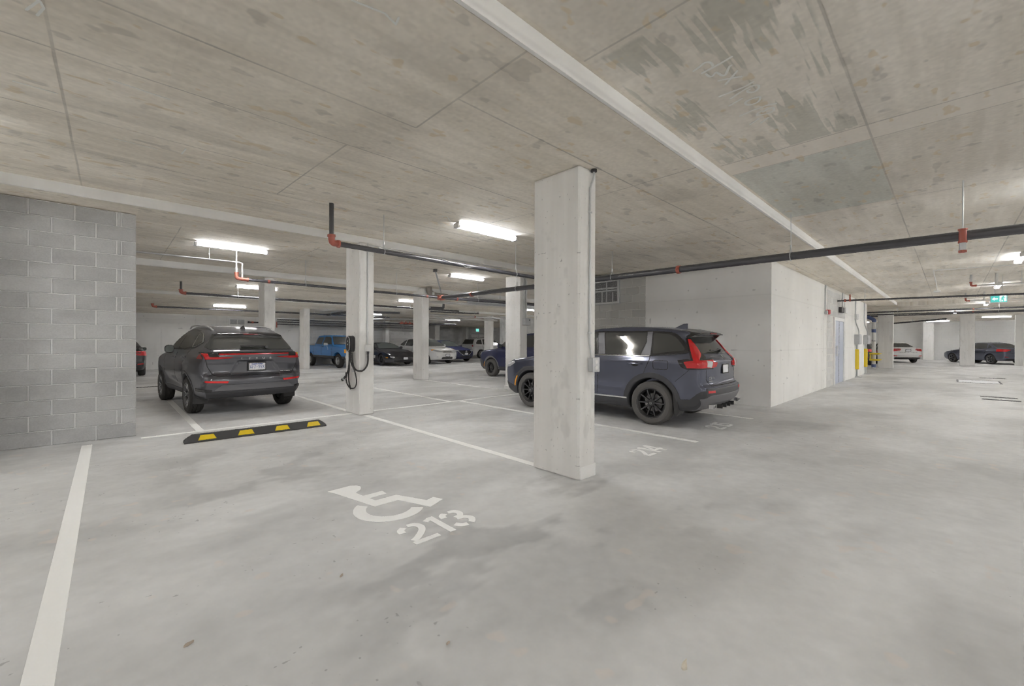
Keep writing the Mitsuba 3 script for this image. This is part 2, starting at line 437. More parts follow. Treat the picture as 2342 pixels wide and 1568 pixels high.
wall('wall_core_block', 18.9, 24.0, 20.6, 20.9, 'far_block', 3.1, 'shaded block wall behind the white pillar in the centre')

# concrete room at right centre
YR = 2.68
wall_r = wall('wall_right', 10.3, 25.2, YR, 8.0, 'wall_concrete', 3.32, 'pale concrete walls of the enclosed room at right')
put('block_infill', bx(16.15, 19.4, YR - 0.004, YR + 0.02, 0, 3.3), 'mortar_core', wall_r, label='grey block infill around the door')
for r in range(15):
    for q in range(-1, 9):
        a, b2 = 16.16 + 0.406 * q + (0.203 if r % 2 else 0), 16.16 + 0.406 * (q + 1) + (0.203 if r % 2 else 0)
        a, b2 = max(a, 16.16), min(b2, 19.39)
        if b2 - a > 0.06 and not (r < 11 and a > 16.95 and b2 < 19.1):
            block(wall_r, b2 - a - 0.012, CZ_ - 0.012, 0.02, frame((a, YR - 0.008, 0.006 + r * CZ_), (1, 0, 0), (0, 1, 0), (0, 0, 1)), ['far_block_1', 'far_block_2'])
wb = put('block_infill', bx(10.295, 10.32, 5.62, 7.98, 0, 3.3), 'mortar_core', wall_r, label='mortar bed of the block infill')
CZ = 0.207
for r in range(16):
    z0 = -0.009 + r * CZ + J
    y = 5.62
    first = True
    off = 0.0 if r % 2 else 0.207
    ys = [5.62] + [5.62 + off + 0.195 + 0.414 * i for i in range(0, 8) if 5.62 + off + 0.195 + 0.414 * i < 7.9] + [7.98]
    for a, b in zip(ys[:-1], ys[1:]):
        if b - a < 0.05: continue
        if z0 > 2.42 and a > 6.30 and z0 < 3.0: continue
        zz = min(CZ - J, 3.30 - z0)
        if z0 < 0.0: continue
        block(wall_r, b - a - J, zz, 0.03, frame((10.285 + rng.uniform(-.002, .002), b - J, z0), (0, -1, 0), (1, 0, 0), (0, 0, 1)), ['core_block_0', 'core_block_1', 'core_block_1', 'core_block_2'])

# right far end
wall('wall_far_right', 49.0, 49.4, -9.2, 8.0, 'painted_block', 3.3, 'white painted block wall behind the white sedan')
wall('wall_far_right_return', 40.0, 40.3, -6.5, -2.72, 'wall_concrete', 3.3, 'concrete wall end at the right edge beside the dark sedan')

# --- columns
def column(x, y, label, z1=3.25, sx=0.29, sy=0.63):
    k = thing('column', label, 'pillar', 'concrete columns')
    put('shaft', bev(x, x + sx, y, y + sy, 0.0, z1, 0.018), 'column_concrete', k)
    return k
colA = column(3.40, 2.58, 'tall concrete pillar in the foreground with a conduit and outlet box', 3.18)
put('base_patch', bev(3.40 + 0.03, 3.40 + 0.295, 2.577, 2.60, 0.0, 0.13, 0.004), 'face_concrete', colA, label='pale mortar patch at the foot of the pillar')
colB = column(3.385, 7.66, 'concrete pillar carrying the black vehicle charger', 3.26)
colC = column(3.20, 13.57, 'concrete pillar rising behind the grey crossover', 3.22)
colD = column(8.09, 13.09, 'concrete pillar in front of the white car, left of the navy crossover', 3.3)
colE = column(8.47, 8.50, 'concrete pillar with twin conduits and a grey box, left of the foreground pillar', 3.3)
colF = column(6.90, 21.98, 'concrete pillar left of the blue pickup truck', 3.05)
column(18.6, 28.2, 'distant concrete pillar above the dark blue hatchback', 3.05, .45, .9)
column(17.9, 20.72, 'concrete pillar with pipes between the white hatchback and the navy crossover', 3.1)
column(13.25, 25.97, 'pilaster on the far block wall above the black sports car', 2.9, .29, .45)
column(24.3, 31.6, 'slim distant pillar beside the green exit sign', 3.05)
column(30.45, 2.15, 'concrete pillar behind the yellow guard rails at right', 3.25)
column(37.5, -1.0, 'concrete pillar in front of the dark grey sedan at right', 3.3)
column(47.55, 0.94, 'distant concrete pillar at the right end of the white sedan', 3.35)

# --- painted lines, symbol and stall numbers on the floor
PZ = 0.004
def line(x0, x1, y0, y1, lab=None):
    put('parking_line', bx(x0, x1, y0, y1, -0.002, PZ), 'paint_line', floor, label=lab)
line(-0.26, -0.16, 0.3, 7.95, 'wide white line along the left of stall 213')
line(3.44, 3.54, 3.215, 7.62, 'white line from the charger pillar to the foreground pillar')
line(5.90, 6.0, 2.45, 7.93, 'white line between stalls 214 and 215')
line(8.44, 8.54, 2.5, 7.93, 'white line beyond stall 215')
line(0.33, 8.4, 7.95, 8.05, 'long white line across the back of the stalls')
line(0.97, 1.07, 8.05, 13.4, 'white line on the left of the grey crossover')
line(3.40, 3.50, 8.34, 13.4, 'white line on the right of the grey crossover')
line(5.66, 5.76, 8.05, 13.4, 'white line of the empty far stall')
line(8.16, 8.26, 9.15, 13.05, 'white line between the two pillars')
line(10.75, 10.85, 8.3, 13.4, 'white line beside the navy crossover')
for x in (6.0, 9.0, 11.6, 14.2, 16.8): line(x, x + 0.1, 21.0, 26.0)

def flat(poly, mat, name, lab):
    put(name, xf(extr(poly, PZ + 0.002), frame((0, 0, -0.002), (1, 0, 0), (0, 1, 0), (0, 0, 1))), mat, floor, label=lab)
body = Polygon([(1.46, 3.99), (1.68, 4.005), (1.73, 3.97), (1.745, 3.91), (1.72, 3.85), (1.64, 3.79), (1.655, 3.665), (1.84, 3.665), (1.84, 3.575), (1.67, 3.575), (1.69, 3.485), (1.885, 3.485), (2.02, 3.18), (2.10, 3.21), (2.135, 3.11), (1.96, 3.035), (1.835, 3.36), (1.62, 3.36), (1.49, 3.91)])
cx, cy, ro, ri = 1.70, 3.26, 0.275, 0.165
def arc(r, a0, a1, n=24): return [(cx + r * 1.0 * math.cos(math.radians(a)), cy + r * math.sin(math.radians(a))) for a in np.linspace(a0, a1, n)]
wheel = Polygon(arc(0.285, 128, 318) + arc(0.185, 318, 132))
flat(body.buffer(0.008).buffer(-0.008), 'paint_number', 'wheelchair_symbol', 'white wheelchair user of the accessible parking symbol')
flat(wheel, 'paint_number', 'wheelchair_symbol', 'white wheel of the accessible parking symbol')

def stroke(pts, w, smooth=True):
    p = smooth_path(pts, 8) if smooth else np.array(pts)
    return LineString(p).buffer(w / 2, cap_style=2, join_style=1)
def digit(ch):
    """stencil digits, height 1, width about 0.62"""
    w = 0.155
    if ch == '2':
        g = unary_union([stroke([(0.08, 0.66), (0.10, 0.80), (0.22, 0.90)], w), stroke([(0.33, 0.925), (0.48, 0.89), (0.55, 0.74), (0.50, 0.56), (0.34, 0.38), (0.17, 0.24), (0.08, 0.20)], w),
                         stroke([(0.03, 0.075), (0.64, 0.075)], w * 0.95, False)])
    elif ch == '1':
        g = unary_union([stroke([(0.24, 1.0), (0.24, 0.0)], w, False), stroke([(0.04, 0.84), (0.20, 0.93)], w * 0.9, False)])
    elif ch == '3':
        g = unary_union([stroke([(0.08, 0.70), (0.11, 0.84), (0.22, 0.91)], w), stroke([(0.33, 0.925), (0.48, 0.87), (0.53, 0.73), (0.45, 0.58), (0.30, 0.545)], w), stroke([(0.30, 0.50), (0.48, 0.45), (0.57, 0.30), (0.50, 0.15), (0.42, 0.10)], w),
                         stroke([(0.31, 0.075), (0.17, 0.11), (0.08, 0.26)], w)])
    elif ch == '4':
        g = unary_union([stroke([(0.46, 0.0), (0.46, 1.0)], w, False), stroke([(0.40, 0.96), (0.07, 0.36)], w * 0.9, False), stroke([(0.02, 0.31), (0.64, 0.31)], w * 0.9, False)])
    else:
        g = unary_union([stroke([(0.18, 0.925), (0.60, 0.925)], w, False), stroke([(0.13, 0.97), (0.10, 0.58)], w, False), stroke([(0.16, 0.55), (0.34, 0.60), (0.52, 0.50), (0.56, 0.32), (0.48, 0.14), (0.36, 0.08)], w), stroke([(0.28, 0.075), (0.12, 0.10), (0.05, 0.22)], w)])
    return g
from shapely import affinity
def number(txt, xs, y, h, sc, lab):
    for ch, x in zip(txt, xs):
        g = affinity.translate(affinity.scale(digit(ch), sc, h, origin=(0, 0)), x, y)
        flat(g, 'paint_number', 'stall_number', f'stencilled white digit {ch} of the stall number {txt}')
number('213', (1.515, 1.755, 1.885), 2.535, 0.325, 0.335, '')
number('214', (4.77, 4.99, 5.08), 2.545, 0.32, 0.30, '')
number('215', (7.09, 7.36, 7.47), 2.53, 0.32, 0.32, '')

# --- ceiling lamps
def strip_lamp(x, y, z, L, label, along='x', glow=LAMP):
    k = thing('strip_light', label, 'ceiling light', 'fluorescent strip lights')
    A = frame((x, y, z), (1, 0, 0), (0, 1, 0), (0, 0, 1)) if along == 'x' else frame((x, y, z), (0, 1, 0), (-1, 0, 0), (0, 0, 1))
    put('housing', xf(bev(-L / 2, L / 2, -0.05, 0.05, -0.045, 0.0, 0.006), A), 'white_plastic', k)
    a = np.linspace(0, np.pi, 13)
    pts = [(-0.062 * math.cos(t), -0.045 - 0.042 * math.sin(t) ** 0.8 + 0.018 * (1 - math.sin(t)) * 0) for t in a]
    poly = Polygon([(-0.062, -0.028)] + pts + [(0.062, -0.028)])
    lens = xf(extr(poly, L - 0.04), frame((-L / 2 + 0.02, 0, 0), (0, 1, 0), (0, 0, 1), (1, 0, 0)))
    put('lens', xf(lens, A), 'lamp_lens', k, emitter={'type': 'area', 'radiance': rgb(*(glow * c for c in LAMP_RGB))})
    for s in (-1, 1):
        put('end_cap', xf(bev(s * L / 2 - 0.022, s * L / 2 + 0.022, -0.064, 0.064, -0.092, -0.02, 0.008), A), 'white_plastic', k)
    return k
S = lambda y: float(np.interp(y, [p[0] for p in prof], [p[1] for p in prof]))
lamps = [
    (-1.4, 5.35, 'strip light left of the frame before the block wall'), (-4.1, 10.25, 'strip light hidden behind the block wall'), 
    (4.55, 5.35, 'strip light on the ceiling left of the foreground pillar'), (16.8, 23.4, 'small far strip light low between the pillars'),
    (1.85, 10.25, 'strip light above the grey crossover, left of the charger pillar'), (7.75, 10.05, 'strip light over the empty stalls beyond the charger pillar'),
    (13.8, 10.6, 'strip light over the navy crossover'), (3.75, 16.8, 'strip light partly behind the pillar over the grey crossover'),
    (10.0, 17.2, 'strip light just left of the pillar before the white car'), (17.6, 17.0, 'far strip light left of the twin conduit pillar'),
    (3.9, 22.3, 'far strip light low over the crossover roof'), (10.6, 22.5, 'far strip light over the parked row'),
]
for x, y, lab in lamps:
    strip_lamp(x, y, S(y) - 0.005, 1.25, lab)
for x in (-4.8, 1.6, 8.0, 14.4, 20.8, 27.2):
    strip_lamp(x, -1.05, 3.305 if x < 27 else 3.125, 1.25, {14.4: 'strip light at the right edge of the frame over the aisle', 20.8: 'strip light above the exit sign over the aisle', 27.2: 'strip light just left of the exit sign over the aisle', -4.8: 'strip light over the aisle behind the camera at left', 1.6: 'strip light over the aisle beside the camera', 8.0: 'strip light over the aisle before the frame edge'}[x])
for x in (-4.8, 1.6, 8.0, 14.4, 20.8, 25.8, 33.6):
    strip_lamp(x, -6.6, 3.305 if x < 26.9 else 3.12, 1.25, f'strip light over the opposite stalls behind the camera, {dict(zip((-4.8, 1.6, 8.0, 14.4, 20.8, 25.8, 33.6), ("first", "second", "third", "fourth", "fifth", "sixth", "seventh")))[x]} from the left wall')
for x, y, lab, al in ((33.2, -0.15, 'short far strip light left of the pillar before the dark sedan', 'x'), (41.0, -2.0, 'far strip light above the dark blue-grey sedan', 'y'), (46.0, 0.7, 'far strip light left of the pillar, before the white painted wall', 'y'), (44.5, 5.2, 'far strip light behind the guard rail pillar', 'y'), (36.0, 5.6, 'far strip light over the black car behind the right wall', 'x'), (36.0, -6.0, 'far strip light out of frame at right', 'x'), (47.0, -5.0, 'far strip light near the far right wall', 'y'),
                      (22.0, 30.5, 'far strip light before the lobby door', 'x'), (26.5, 25.0, 'far strip light beyond the navy crossover', 'x'), (24.0, 14.0, 'far strip light hidden behind the pillars', 'x')):
    strip_lamp(x, y, (3.12 if x > 30 else (2.93 if y > 27 else S(y))) - 0.01, 1.25, lab, al)

# ---------------------------------------------------------------- pipes and fittings
def ceil_at(x, y):
    if x > 30: return 3.12
    if x > 30: return 3.30 if y < 8 else 3.15
    if x > 27: return 3.0 if y > 15 else 3.17
    return S(y)

def ring(c, axis, r, w, n=20):
    """pipe coupling: a collar around the axis with two bolt lugs."""
    axis = np.asarray(axis, float) / np.linalg.norm(axis); c = np.asarray(c, float)
    m = [cyl(c - axis * w / 2, c + axis * w / 2, r, n)]
    up = np.array([0, 0, 1.0])
    side = np.cross(axis, up); nn = np.linalg.norm(side)
    side = side / nn if nn > 1e-6 else np.array([1.0, 0, 0])
    for s in (-1, 1):
        q = c + side * s * r * 1.12
        m.append(cyl(q - axis * w * 0.3, q + axis * w * 0.3, r * 0.28, 10))
    return cat(*m)

def hanger(k, p, r, top, label=None):
    p = np.asarray(p, float)
    th = np.linspace(0.15, 2 * np.pi - 0.15, 22)
    return p, th

def add_hanger(k, p, axis, r, rod=0.005):
    p = np.asarray(p, float); axis = np.asarray(axis, float) / np.linalg.norm(axis)
    side = np.cross(axis, [0, 0, 1.0]); side /= np.linalg.norm(side)
    R = r + 0.006
    pts = [p + np.array([0, 0, r + 0.085])]
    for a in np.linspace(math.pi / 2 + 0.9, math.pi / 2 - 0.9 + 2 * math.pi, 20)[::-1]:
        pts.append(p + side * (R * math.cos(a)) + np.array([0, 0, R * math.sin(a)]))
    pts.append(p + np.array([0, 0, r + 0.085]))
    h = tube(pts, 0.006, 6)
    zt = ceil_at(p[0], p[1])
    m = cat(h, cyl(p + np.array([0, 0, r + 0.07]), [p[0], p[1], zt + 0.002], rod, 8), cyl(p + np.array([0, 0, r + 0.07]), p + np.array([0, 0, r + 0.11]), 0.012, 8))
    put('hanger', m, 'galvanised', k, smooth=40)

def elbow(k, pts, r, mat='pipe_red'):
    pts = smooth_path(pts, 5)
    m = cat(tube(pts, r * 1.22, 14), cyl(pts[0], pts[0] + (pts[0] - pts[1]) / np.linalg.norm(pts[0] - pts[1]) * 0.03, r * 1.5, 14), cyl(pts[-1], pts[-1] + (pts[-1] - pts[-2]) / np.linalg.norm(pts[-1] - pts[-2]) * 0.03, r * 1.5, 14))
    put('elbow', m, mat, k, smooth=40, label='red grooved elbow' if mat == 'pipe_red' else None)

def pipe(label, pts, r, mat='pipe_black', couplings=(), hangers=(), n=20, name='sprinkler_pipe', group='sprinkler pipes', cmat='pipe_red', cap=True):
    k = thing(name, label, 'pipe', group)
    pts = [np.asarray(p, float) for p in pts]
    put('run', cat(*[cyl(a, b, r, n) for a, b in zip(pts[:-1], pts[1:])]), mat, k, smooth=40)
    def at(t):
        a, b = pts[0], pts[1]
        return a + (b - a) * t, b - a
    for t in couplings:
        p, ax = at(t); put('coupling', ring(p, ax, r * 1.28, max(0.05, r)), cmat, k, smooth=40, label='red grooved coupling' if cmat == 'pipe_red' else None)
    for t in hangers:
        p, ax = at(t); add_hanger(k, p, ax, r)
    return k

# the big main along the stalls
a, b = np.array([7.35, -6.5, 2.64]), np.array([7.35, 10.72, 2.735])
L = lambda y: (y - a[1]) / (b[1] - a[1])
k = pipe('thick black sprinkler main crossing the right half of the frame under the ceiling', [a, b], 0.057, couplings=(L(3.37), L(9.3)), hangers=(L(1.66), L(4.75), L(7.5)))
put('end_fitting', cat(ring((7.35, 10.78, 2.735), (0, 1, 0), 0.085, 0.10), cyl((7.25, 10.84, 2.735), (7.47, 10.84, 2.735), 0.07, 18)), 'pipe_red', k, smooth=40, label='red tee fitting at the end of the main')
txt = meshkit.text_mesh('ASTM A795 SCH 10 4.00 IN', 0.018, 0.0008)   # mill stencil on the black pipe
_tx = xf(txt, frame((7.35 - 0.0575, 4.58, 2.705 - 0.012), (0, -1, 0), (0, 0, 1), (-1, 0, 0)))
put('stencil', _tx, 'chalk', k, label='faint white stencilled marking')
# outlet hanging from the aisle ceiling in front of the main
k = thing('sprinkler_drop', 'red and galvanised sprinkler outlet hanging from a rod before the black main at right', 'pipe fitting')
px_, py_ = 7.245, -0.09
put('rod', cyl((px_, py_, 2.72), (px_, py_, 3.312), 0.007, 10), 'galvanised', k, smooth=40)
put('outlet_body', cat(cyl((px_, py_, 2.58), (px_, py_, 2.73), 0.034, 18), cyl((px_, py_, 2.725), (px_, py_, 2.74), 0.042, 18), cyl((px_, py_, 2.575), (px_, py_, 2.60), 0.040, 18)), 'pipe_red', k, smooth=40)
put('nipple', cyl((px_, py_, 2.48), (px_, py_, 2.58), 0.03, 18), 'galvanised', k, smooth=40)
put('cap', ring((px_, py_, 2.475), (0, 0, 1), 0.036, 0.026), 'pipe_red', k, smooth=40)

# branch in front of the charger pillar
k = pipe('black sprinkler branch with a red elbow, left of the foreground pillar', [(2.27, 5.9, 2.748), (7.29, 5.9, 2.70)], 0.036, hangers=((2.98 - 2.27) / 5.02, (5.75 - 2.27) / 5.02))
elbow(k, [(2.21, 5.9, 2.83), (2.215, 5.9, 2.775), (2.24, 5.9, 2.75), (2.29, 5.9, 2.748)], 0.036)
put('riser', cyl((2.21, 5.9, 2.85), (2.21, 5.9, 3.30), 0.030, 16), 'pipe_black', k, smooth=40)
put('wire', tube(smooth_path([(4.0, 5.86, 2.76), (4.4, 5.84, 2.72), (4.5, 5.86, 2.69), (4.75, 5.86, 2.74)], 5), 0.004, 6), 'white_plastic', k)

# second branch over the crossover
k = pipe('black sprinkler branch with pale elbow, above the roof of the grey crossover', [(2.2, 10.85, 2.757), (7.22, 10.85, 2.74)], 0.032, hangers=((3.46 - 2.2) / 5.07, (5.9 - 2.2) / 5.07), couplings=(0.09, 0.93))
elbow(k, [(2.02, 10.85, 2.87), (2.025, 10.85, 2.80), (2.06, 10.85, 2.765), (2.22, 10.85, 2.757)], 0.032)
put('riser', cat(cyl((2.02, 10.85, 2.88), (2.02, 10.85, 3.0), 0.024, 12), cyl((2.02, 10.85, 3.0), (2.02, 10.85, 3.36), 0.018, 12)), 'white_pipe', k, smooth=40)
put('drain_leg', tube(smooth_path([(2.13, 10.85, 2.78), (2.13, 10.85, 3.05), (2.125, 10.85, 3.10), (2.06, 10.85, 3.122), (1.94, 10.85, 3.122)], 4), 0.018, 10), 'white_pipe', k, smooth=40)
k = pipe('thin pale pipe under the ceiling right of the block wall', [(-0.9, 10.85, 3.095), (1.925, 10.85, 3.122)], 0.018, 'pipe_steel', hangers=(0.86,), name='thin_pipe', group=None)
k = pipe('thick grey pipe running right from the red tee behind the main', [(7.47, 10.86, 2.745), (12.5, 10.86, 2.80)], 0.05, couplings=(0.10,), hangers=(0.27, 0.6))
k = pipe('third sprinkler branch, passing behind the charger pillar', [(1.72, 17.0, 2.915), (12.6, 17.0, 2.905)], 0.04, hangers=(0.137, 0.52, 0.75))
elbow(k, [(1.66, 17.0, 3.0), (1.665, 17.0, 2.95), (1.70, 17.0, 2.92), (1.76, 17.0, 2.915)], 0.04)
put('riser', cyl((1.66, 17.0, 3.0), (1.66, 17.0, 3.30), 0.03, 12), 'pipe_black', k, smooth=40)
k = pipe('fourth sprinkler branch low over the far wall, left', [(1.38, 23.0, 2.81), (12.0, 23.0, 2.80)], 0.036, hangers=(0.2, 0.6))
elbow(k, [(1.31, 23.0, 2.90), (1.315, 23.0, 2.85), (1.345, 23.0, 2.815), (1.42, 23.0, 2.81)], 0.036)
put('riser', cyl((1.31, 23.0, 2.9), (1.31, 23.0, 2.96), 0.03, 12), 'pipe_black', k, smooth=40)

# pipes along the far block wall
for j, (z, r, lab) in enumerate(((2.56, 0.03, 'upper black pipe along the far block wall above the blue truck'), (2.44, 0.026, 'middle black pipe along the far block wall above the blue truck'), (2.31, 0.034, 'lowest grey pipe along the far block wall above the blue truck'))):
    kk = thing('wall_pipe', lab, 'pipe', 'pipes along the far wall')
    put('run', cyl((6.68, 25.6 + 0.05 * j, z), (16.5, 25.6 + 0.05 * j, z - 0.02), r, 12), 'pipe_black' if j < 2 else 'grey_dark', kk, smooth=40)
    for x in (8.6, 11.0, 13.0):
        put('hanger', cyl((x, 25.6 + 0.05 * j, z), (x, 25.6 + 0.05 * j, S(25.6) + 0.01), 0.01, 6), 'galvanised', kk)
    if j == 1:
        put('drop', cyl((6.66, 25.65, z), (6.66, 25.65, 2.12), 0.03, 10), 'pipe_red', kk, smooth=40, label='red drop at the pipe end')
kk = thing('drain_pipe', 'thick black drain pipe slung under the ceiling above the blue truck', 'pipe')
put('run', cyl((8.3, 22.75, 2.78), (9.0, 21.2, 2.90), 0.06, 16), 'pipe_black', kk, smooth=40)
put('run', cyl((9.0, 21.2, 2.90), (11.4, 20.7, 2.93), 0.06, 16), 'pipe_black', kk, smooth=40)
for t in (0.2, 0.6): add_hanger(kk, (8.3 + 0.7 * t, 22.75 - 1.55 * t, 2.78 + 0.12 * t), (0.3, -0.95, 0.05), 0.07)
kk = thing('valve_pipe', 'steel pipe with a row of red valves over the black sports car', 'pipe')
put('run', cyl((10.0, 22.9, 2.62), (15.6, 21.4, 2.78), 0.035, 12), 'pipe_steel', kk, smooth=40)
for i in range(4):
    x = 12.9 + 0.28 * i
    put('valve', cat(cyl((x, 23.4, 2.50), (x + 0.2, 23.36, 2.515), 0.055, 12), cyl((x + 0.1, 23.38, 2.5), (x + 0.1, 23.38, 2.62), 0.03, 10)), 'pipe_red', kk, smooth=40)
put('run', cyl((10.6, 23.7, 2.47), (17.0, 23.2, 2.52), 0.045, 12), 'pipe_black', kk, smooth=40)
for x in (11.5, 16.0): add_hanger(kk, (x, 22.9 - (x - 10.0) * 0.268, 2.62 + (x - 10.0) * 0.0286), (1, -0.27, 0), 0.035)
# centre tangle between the charger pillar and the foreground pillar
kk = thing('insulated_pipe', 'brown insulated pipe elbow coming through the dropped band, centre', 'pipe')
put('insulation', tube(smooth_path([(8.30, 13.0, 3.33), (8.33, 13.0, 3.20), (8.45, 13.0, 3.09), (8.7, 13.0, 3.06), (9.1, 13.0, 3.05)], 6), 0.11, 16), 'insulation', kk, smooth=40)
put('tape_label', bev(8.38, 8.47, 12.875, 12.90, 3.06, 3.16, 0.004), 'white_plastic', kk, label='white tape label')
kk = thing('brace_rod', 'diagonal steel brace from the ceiling down to the red tee', 'brace')
put('rod', cyl((6.4, 9.7, 3.33), (7.20, 10.60, 2.87), 0.022, 12), 'pipe_steel', kk, smooth=40)
put('swivel', bev(6.36, 6.44, 9.65, 9.75, 3.28, 3.354, 0.008), 'grey_dark', kk)
kk = pipe('long white drain pipe crossing behind the red tee', [(8.4, 14.0, 2.91), (13.4, 14.0, 3.03)], 0.05, 'white_pipe', name='white_pipe', group=None, hangers=(0.3, 0.7))
kk = thing('duct', 'round grey duct behind the pillar with twin conduits', 'duct')
put('run', cyl((9.8, 12.6, 2.96), (14.5, 12.6, 2.93), 0.13, 20), 'grey_box', kk, smooth=40)
for x in (10.2, 11.4): add_hanger(kk, (x, 12.6, 2.955), (1, 0, 0), 0.13)
kk = thing('elbow_pipe', 'black pipe with an upturned elbow right of the white car pillar', 'pipe')
put('run', tube(smooth_path([(10.6, 16.5, 2.93), (11.0, 16.5, 2.935), (11.25, 16.5, 2.94), (11.33, 16.5, 2.98), (11.34, 16.5, 3.05), (11.34, 16.5, 3.27)], 5), 0.06, 14), 'pipe_black', kk, smooth=40)
kk = pipe('dark pipe with a short stub at its end over the blue hatchback', [(12.0, 18.6, 2.93), (15.2, 18.6, 2.97)], 0.035, name='stub_pipe', group=None, hangers=(0.4, 0.9))
put('stub', cyl((15.15, 18.6, 2.97), (15.15, 18.6, 3.06), 0.025, 10), 'pipe_black', kk, smooth=40)
kk = pipe('steel sprinkler pipe with one red coupling over the white hatchback', [(11.5, 18.9, 2.80), (18.5, 18.9, 2.80)], 0.05, 'pipe_steel', couplings=(0.52,), hangers=(0.8,))
kk = pipe('lower pale pipe above the dark blue hatchback', [(11.6, 19.6, 2.71), (17.5, 19.6, 2.70)], 0.05, 'white_pipe', name='white_pipe', group=None, hangers=(0.5,))
kk = pipe('far thin pipe before the lobby wall', [(20.0, 30.0, 2.80), (29.0, 30.0, 2.80)], 0.04, 'pipe_black', name='thin_pipe', group=None)
add_hanger(kk, (23.0, 30.0, 2.80), (1, 0, 0), 0.04)

# right hand side
kk = pipe('thin black sprinkler pipe over the door and the aisle at right', [(17.8, 2.66, 2.808), (17.8, -7.0, 2.62)], 0.028, hangers=(0.074, 0.42))
for y in (2.46, 2.33): put('tee', ring((17.8, y, 2.806), (0, 1, 0), 0.042, 0.05), 'pipe_red', kk, smooth=40, label='dark red tee')
put('riser', cyl((17.8, 2.33, 2.81), (17.8, 2.33, 3.0), 0.02, 10), 'pipe_red', kk, smooth=40)
for dz, r, lab in ((2.93, 0.035, 'upper of two black pipes over the far right aisle'), (2.82, 0.028, 'lower of two black pipes over the far right aisle')):
    kk = pipe(lab, [(28.0 + 0.3 * (dz < 2.9), 4.6, dz), (28.0 + 0.3 * (dz < 2.9), -8.0, dz)], r, hangers=(0.22, 0.48), couplings=(0.42,))
kk = pipe('third black pipe beyond the yellow guards, far right', [(35.0, 4.5, 3.06), (35.0, -8.0, 3.12)], 0.035, hangers=(0.25, 0.6))
kk = pipe('dark far pipe before the white painted wall', [(42.6, 3.6, 2.80), (40.2, 0.2, 3.0)], 0.05, name='far_pipe', group=None)
add_hanger(kk, (41.4, 1.9, 2.90), (-0.6, -0.8, 0.06), 0.05)
for X, lab in ((17.45, 'white sprinkler pipe with red elbow above the exit sign'), (23.6, 'white sprinkler pipe with red elbow behind the exit sign')):
    kk = pipe(lab, [(X, -0.44, 3.0), (X, -7.5, 2.93)], 0.022, 'white_pipe', name='white_sprinkler_pipe', group='white pipes over the aisle', hangers=(0.12, 0.4))
    elbow(kk, [(X, -0.38, 3.08), (X, -0.385, 3.03), (X, -0.40, 3.005), (X, -0.46, 3.0)], 0.021)
    put('riser', cyl((X, -0.38, 3.08), (X, -0.38, 3.312), 0.026, 12), 'pipe_steel', kk, smooth=40)
    put('drop', cyl((X, -0.85, 2.98), (X, -0.85, 3.312), 0.025, 10), 'white_pipe', kk, smooth=40)
kk = thing('ceiling_conduit', 'thin white conduit with a small end box on the aisle ceiling', 'conduit')
put('run', tube([(15.6, 0.33, 3.302), (15.8, -0.5, 3.302), (15.95, -1.2, 3.302)], 0.012, 8), 'white_pipe', kk, smooth=40)
put('run', tube([(15.6, 0.33, 3.302), (18.5, 0.335, 3.302), (21.8, 0.35, 3.302)], 0.012, 8), 'white_pipe', kk, smooth=40)
put('end_box', bev(21.75, 21.95, 0.27, 0.45, 3.25, 3.312, 0.01), 'white_plastic', kk)

# exit sign
kk = thing('exit_sign', 'green and white running-man exit sign with a left arrow hung over the aisle', 'sign')
X = 18.2
ssc = 1.0
scene['sign_green'] = {'type': 'diffuse', 'reflectance': rgb(0.05, 0.45, 0.40)}
put('case', bev(X, X + 0.05, -1.10, -0.765, 2.545, 2.765, 0.006), 'white_plastic', kk)
put('face', bx(X - 0.004, X + 0.001, -1.085, -0.78, 2.56, 2.75), 'sign_green', kk, emitter={'type': 'area', 'radiance': rgb(0.10, 0.40, 0.38)}, label='green backlit panel')
def sign_poly(pts, name, lab):
    g = Polygon(pts)
    put(name, xf(extr(g, 0.003), frame((X - 0.0075, -0.78, 2.56), (0, -1, 0), (0, 0, 1), (-1, 0, 0))), 'white_plastic', kk, label=lab, emitter={'type': 'area', 'radiance': rgb(0.62, 0.72, 0.72)})
sign_poly([(0.02, 0.095), (0.075, 0.15), (0.075, 0.115), (0.135, 0.115), (0.135, 0.075), (0.075, 0.075), (0.075, 0.04)], 'arrow', 'white arrow pointing left')
man = unary_union([Point(0.235, 0.152).buffer(0.015), LineString([(0.228, 0.13), (0.222, 0.085)]).buffer(0.014), LineString([(0.225, 0.085), (0.205, 0.06), (0.185, 0.045)]).buffer(0.0085), LineString([(0.224, 0.085), (0.243, 0.06), (0.236, 0.025)]).buffer(0.0085),
                   LineString([(0.228, 0.127), (0.205, 0.115), (0.195, 0.095)]).buffer(0.007), LineString([(0.23, 0.127), (0.25, 0.11), (0.265, 0.118)]).buffer(0.007)])
panel = sbox(0.165, 0.015, 0.295, 0.178).difference(man)
put('running_man', xf(extr(panel, 0.003), frame((X - 0.0075, -0.78, 2.56), (0, -1, 0), (0, 0, 1), (-1, 0, 0))), 'white_plastic', kk, label='running man through a white doorway', emitter={'type': 'area', 'radiance': rgb(0.62, 0.72, 0.72)})
put('stem', cat(cyl((X + 0.025, -0.86, 2.76), (X + 0.025, -0.86, 3.312), 0.008, 8), cyl((X + 0.025, -1.0, 2.76), (X + 0.025, -1.0, 3.312), 0.008, 8)), 'white_pipe', kk)
kk = thing('exit_sign', 'small distant green exit sign above the lobby door', 'sign')
put('case', bev(24.95, 25.4, 31.0, 31.05, 2.3, 2.62, 0.01), 'white_plastic', kk)
put('face', bx(25.0, 25.35, 30.985, 30.999, 2.33, 2.59), 'sign_green', kk, emitter={'type': 'area', 'radiance': rgb(0.25, 0.75, 0.66)})
